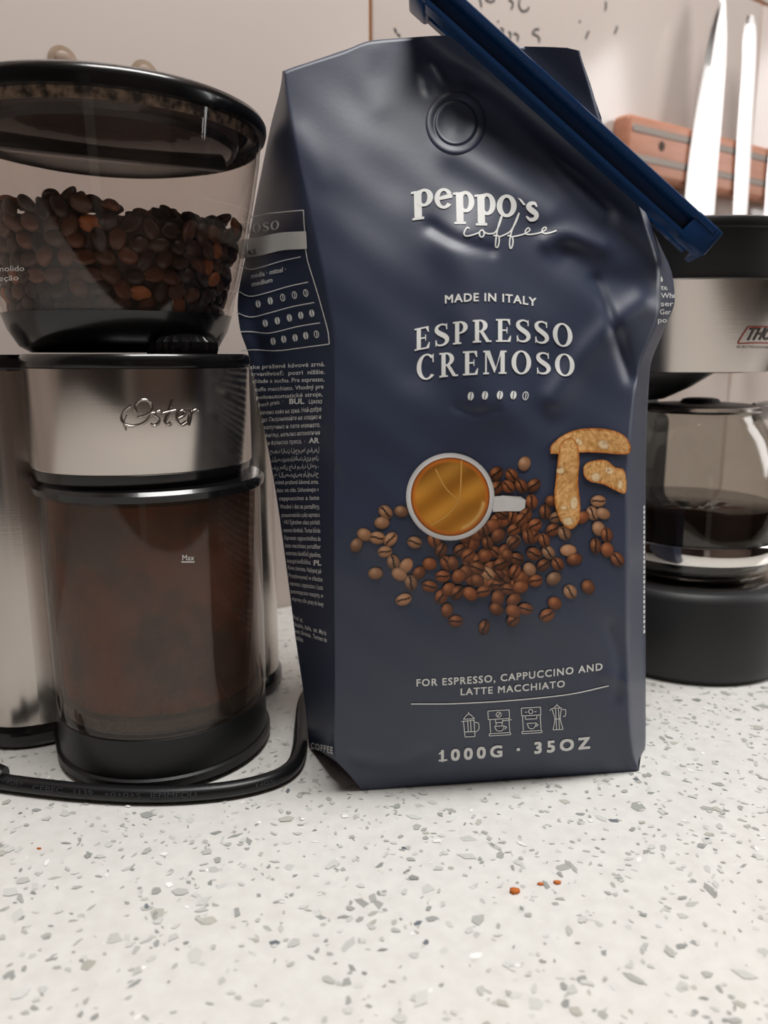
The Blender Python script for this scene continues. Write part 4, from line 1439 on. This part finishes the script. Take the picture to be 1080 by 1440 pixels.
# carafe standing on the hot plate
QX, QY = .207, .507
carafe = empty('glass_carafe', (QX, QY, .0598), 'round glass carafe of black coffee standing in the coffee maker', 'carafe')
gp = [(.0440, .0600), (.0500, .0612), (.0540, .0660), (.0556, .0760), (.0560, .0860), (.0556, .1000), (.0540, .1160), (.0505, .1330), (.0450, .1490), (.0390, .1590), (.0355, .1635), (.0350, .1655)]
ip = [(r - .0016, z + .0006 if z > .065 else z + .0020) for r, z in gp]
build('glass_body', *lathe(gp + ip[::-1], QX, QY, 80, close=True), M['glass'], carafe)
build('steel_ring', *lathe([(.0563, .0735), (.0568, .0742), (.0571, .0845), (.0566, .0852), (.0561, .0850), (.0558, .0738)], QX, QY, 80, close=True), M['chrome'], carafe)
build('rim', *lathe([(.0345, .1642), (.0372, .1648), (.0385, .1662), (.0370, .1680), (.0345, .1684)], QX, QY, 72, close=True), M['steel'], carafe)
lidc = build('carafe_lid', *lathe([(.0344, .1650), (.0344, .1686), (.0300, .1694), (.0130, .1700), (.0110, .1725), (.0080, .1732), (.001, .1735)], QX, QY, 48), M['black'], carafe)
handle_dir = np.array([math.cos(math.radians(-8)), math.sin(math.radians(-8)), 0])
hq = np.array([QX, QY, 0])
hpts = spline([hq + handle_dir * .034 + EZ * .1640, hq + handle_dir * .052 + EZ * .1660, hq + handle_dir * .074 + EZ * .1600, hq + handle_dir * .084 + EZ * .1400, hq + handle_dir * .080 + EZ * .1100, hq + handle_dir * .068 + EZ * .0860, hq + handle_dir * .0565 + EZ * .0795], 36)
build('handle', *tube(hpts, .0062, 14, 1.3), mat('pale_handle', (214, 208, 204), .25), carafe)
cofp = [(.0400, .0642), (.0470, .0662), (.0512, .0710), (.0530, .0790), (.0535, .0900), (.0528, .1050), (.0520, .1056), (.001, .1056)]
cofo = build('coffee', *lathe(cofp, QX, QY, 64, cap0=True, cap1=True), M['coffee'], loc=(QX, QY, .0642))
tag(cofo, 'black brewed coffee in the lower half of the glass carafe', 'coffee')

# ================================================================== KNIFE RAIL AND KNIVES
OFF = .020
def wpt(px, py, off=OFF):
    return wall_uz(PWALL(np.array(float(px)), np.array(float(py)), off))
u0, zt = wpt(884, 163)
_, zb = wpt(912, 251)
u1, zt2 = wpt(1074, 200)
zt = (zt + zt2) / 2
rail = empty('knife_rail', room(u0, WALL_N, zb), 'copper coloured magnetic knife rail fixed to the tiled wall', 'knife rail')
ro = room(0, WALL_N, 0)
board = build('board', *box_uvw(ro, T, N, EZ, u0, u0 + .42, .0002, OFF, zb, zt, .005, 3), M['board'], rail)
zs1 = wpt(900, 181, OFF)[1]
zs2 = wpt(900, 222, OFF)[1]
us = wpt(888, 200, OFF)[0]
for z in (zs1, zs2):
    build('magnet_strip', *box_uvw(ro, T, N, EZ, us, u0 + .40, OFF - .002, OFF + .0006, z - .0032, z + .0032, .0005, 1), M['strip'], rail)
su, sz = wpt(930.5, 205.5)
sc = room(su, WALL_N + OFF - .001, sz)
mbv = []
for r, h in ((.0045, 0), (.0045, .0014), (.0030, .0018), (.0012, .0010)):
    mbv.append([sc + T * r * math.cos(2 * PI * k / 20) + EZ * r * math.sin(2 * PI * k / 20) + N * h for k in range(20)])
build('screw', *loft(mbv), M['screw'], rail)

def knife(name, label, left_edge, right_edge, off, thick, handle, hm, blade_m, group, bevel=True):
    """left/right edge pixel outlines from tip down; blade stands off the wall on the rail"""
    n = 26
    L = spline(left_edge, n)
    R = spline(right_edge, n)
    PL = PWALL(L[:, 0], L[:, 1], off)
    PR = PWALL(R[:, 0], R[:, 1], off)
    base = (PL[-1] + PR[-1]) / 2
    k = empty(name, base, label, 'knife', group)
    loops = []
    for a, b in zip(PL, PR):
        c = (a + b) / 2
        m_ = a * .72 + b * .28
        loops.append([a + N * .0002, m_ + N * thick / 2, b + N * thick / 2, b - N * thick / 2, m_ - N * thick / 2, a - N * .0002])
    build('blade', *loft(loops), blade_m, k, angle=12)
    d = (PL[-1] + PR[-1]) / 2 - (PL[-4] + PR[-4]) / 2
    d = d / np.linalg.norm(d)
    w = np.linalg.norm(PL[-1] - PR[-1])
    side = (PR[-1] - PL[-1]) / w
    hl, hw, ht = handle
    loops = []
    for t, kx_ in ((-.002, .80), (.004, .95), (hl * .3, .82), (hl * .6, .95), (hl * .9, 1.05), (hl, .8)):
        c = base + d * t
        loop = []
        for j in range(20):
            q = 2 * PI * j / 20
            loop.append(c + side * hw * kx_ * math.copysign(abs(math.cos(q)) ** .7, math.cos(q)) + N * ht * kx_ * math.copysign(abs(math.sin(q)) ** .7, math.sin(q)))
        loops.append(loop)
    build('handle', *loft(loops), hm, k)
    return k, base, d, side
koff = OFF + .0026
k1, kb, kd, ks = knife('chef_knife', 'wide pointed kitchen knife with round stamped mark on the rail', [(1015, -8), (1000, 40), (990, 90), (978, 160), (968, 230), (960, 312)], [(1017, -8), (1019, 40), (1018, 90), (1013, 160), (1007, 230), (1001, 312)], koff, .0042, (.12, .013, .009), M['black'], M['steel_blade'], 'knives on the rail')
bl = [c for c in k1.children if c.name.startswith('blade')][0]
mb = MB()
for sh in (ring2d(988, 286, 9, 15, 6.6, 11.5, n=30), rect2d(985.5, 280, 988, 294), rect2d(985.5, 279, 991.5, 281.5), rect2d(985.5, 285, 990.5, 287.5)):
    v, f = sh
    mb.add(PWALL(v[:, 0], v[:, 1], koff + .0018), f)
mb.obj('stamped_mark', mat('etched_mark', (206, 200, 196), .5), bl, smooth=False, recalc=False)
knife('table_knife', 'narrow round-ended steel knife standing beside the grout line', [(1051, 22), (1045, 50), (1043, 100), (1038, 170), (1034, 240), (1030, 320)], [(1058, 22), (1062, 50), (1061, 100), (1057, 170), (1053, 240), (1048, 320)], koff, .0024, (.10, .008, .006), M['steel'], M['steel_blade'], 'knives on the rail')
knife('paring_knife', 'short knife with wooden handle right of the narrow steel one', [(1090, 175), (1084, 200), (1079, 240), (1075, 300), (1071, 350)], [(1093, 175), (1098, 200), (1098, 240), (1096, 300), (1092, 350)], koff, .0020, (.115, .010, .008), M['wood'], M['steel_blade'], 'knives on the rail')

# ================================================================== SMALL THINGS
for i, (px, py, lab) in enumerate(((88, 86, 'yellowed suction cup stuck on the tiles with its brown core showing'), (203, 105, 'suction cup on the tiles almost hidden behind the hopper lid'))):
    p = PWALL(np.array(float(px)), np.array(float(py)), 0.0)
    s_ = empty('suction_cup', p, lab, 'suction cup')
    rr = .0088
    def wl(prof):
        return loft([[p + T * r * math.cos(2 * PI * k / 32) + EZ * r * math.sin(2 * PI * k / 32) + N * h for k in range(32)] for r, h in prof])
    build('cup_skirt', *wl([(rr, .0000), (rr, .0006), (rr * .8, .0010), (rr * .5, .0018), (.002, .0020)]), M['suction'], s_)
    build('cup_core', *wl([(rr * .58, .0012), (rr * .58, .0028), (rr * .45, .0036), (.001, .0038)]), M['suction_core'], s_)

def crumb(px, py, r, m, label, group, seed, flat=.5):
    q = random.Random(seed)
    p = PZ(np.array(float(px)), np.array(float(py)))
    bm = bmesh.new()
    bmesh.ops.create_icosphere(bm, subdivisions=2, radius=r)
    ax = (q.uniform(.9, 1.6), q.uniform(.5, .9))
    for v in bm.verts:
        k = q.uniform(.75, 1.2)
        v.co = Vector((v.co.x * ax[0] * k, v.co.y * ax[1] * k, max(v.co.z * flat * k, -r * flat * .6)))
    zmin = min(v.co.z for v in bm.verts)
    V = [np.array(v.co) + p - EZ * (zmin - .00004) for v in bm.verts]
    bm.verts.index_update()
    F = [[v.index for v in f.verts] for f in bm.faces]
    bm.free()
    tag(build('crumb', V, F, m, loc=p, angle=180), label, 'crumb', group)
crumb(724, 1255, .0021, M['crumb'], 'largest orange crumb lying on the worktop before the bag', 'orange crumbs', 1)
crumb(760, 1244, .0009, M['crumb'], 'tiny orange crumb between two larger ones on the worktop', 'orange crumbs', 2)
crumb(784, 1242, .0014, M['crumb'], 'small orange crumb at the end of the row of three', 'orange crumbs', 3)
crumb(55, 1194, .0009, M['crumb'], 'lone orange crumb on the worktop in front of the cord', 'orange crumbs', 4)
crumb(180, 1135, .0010, M['crumb_white'], 'white crumb on the worktop just in front of the cord', 'white crumbs', 5)
crumb(425, 1153, .0009, M['crumb_white'], 'white crumb on the worktop near the foot of the bag', 'white crumbs', 6)
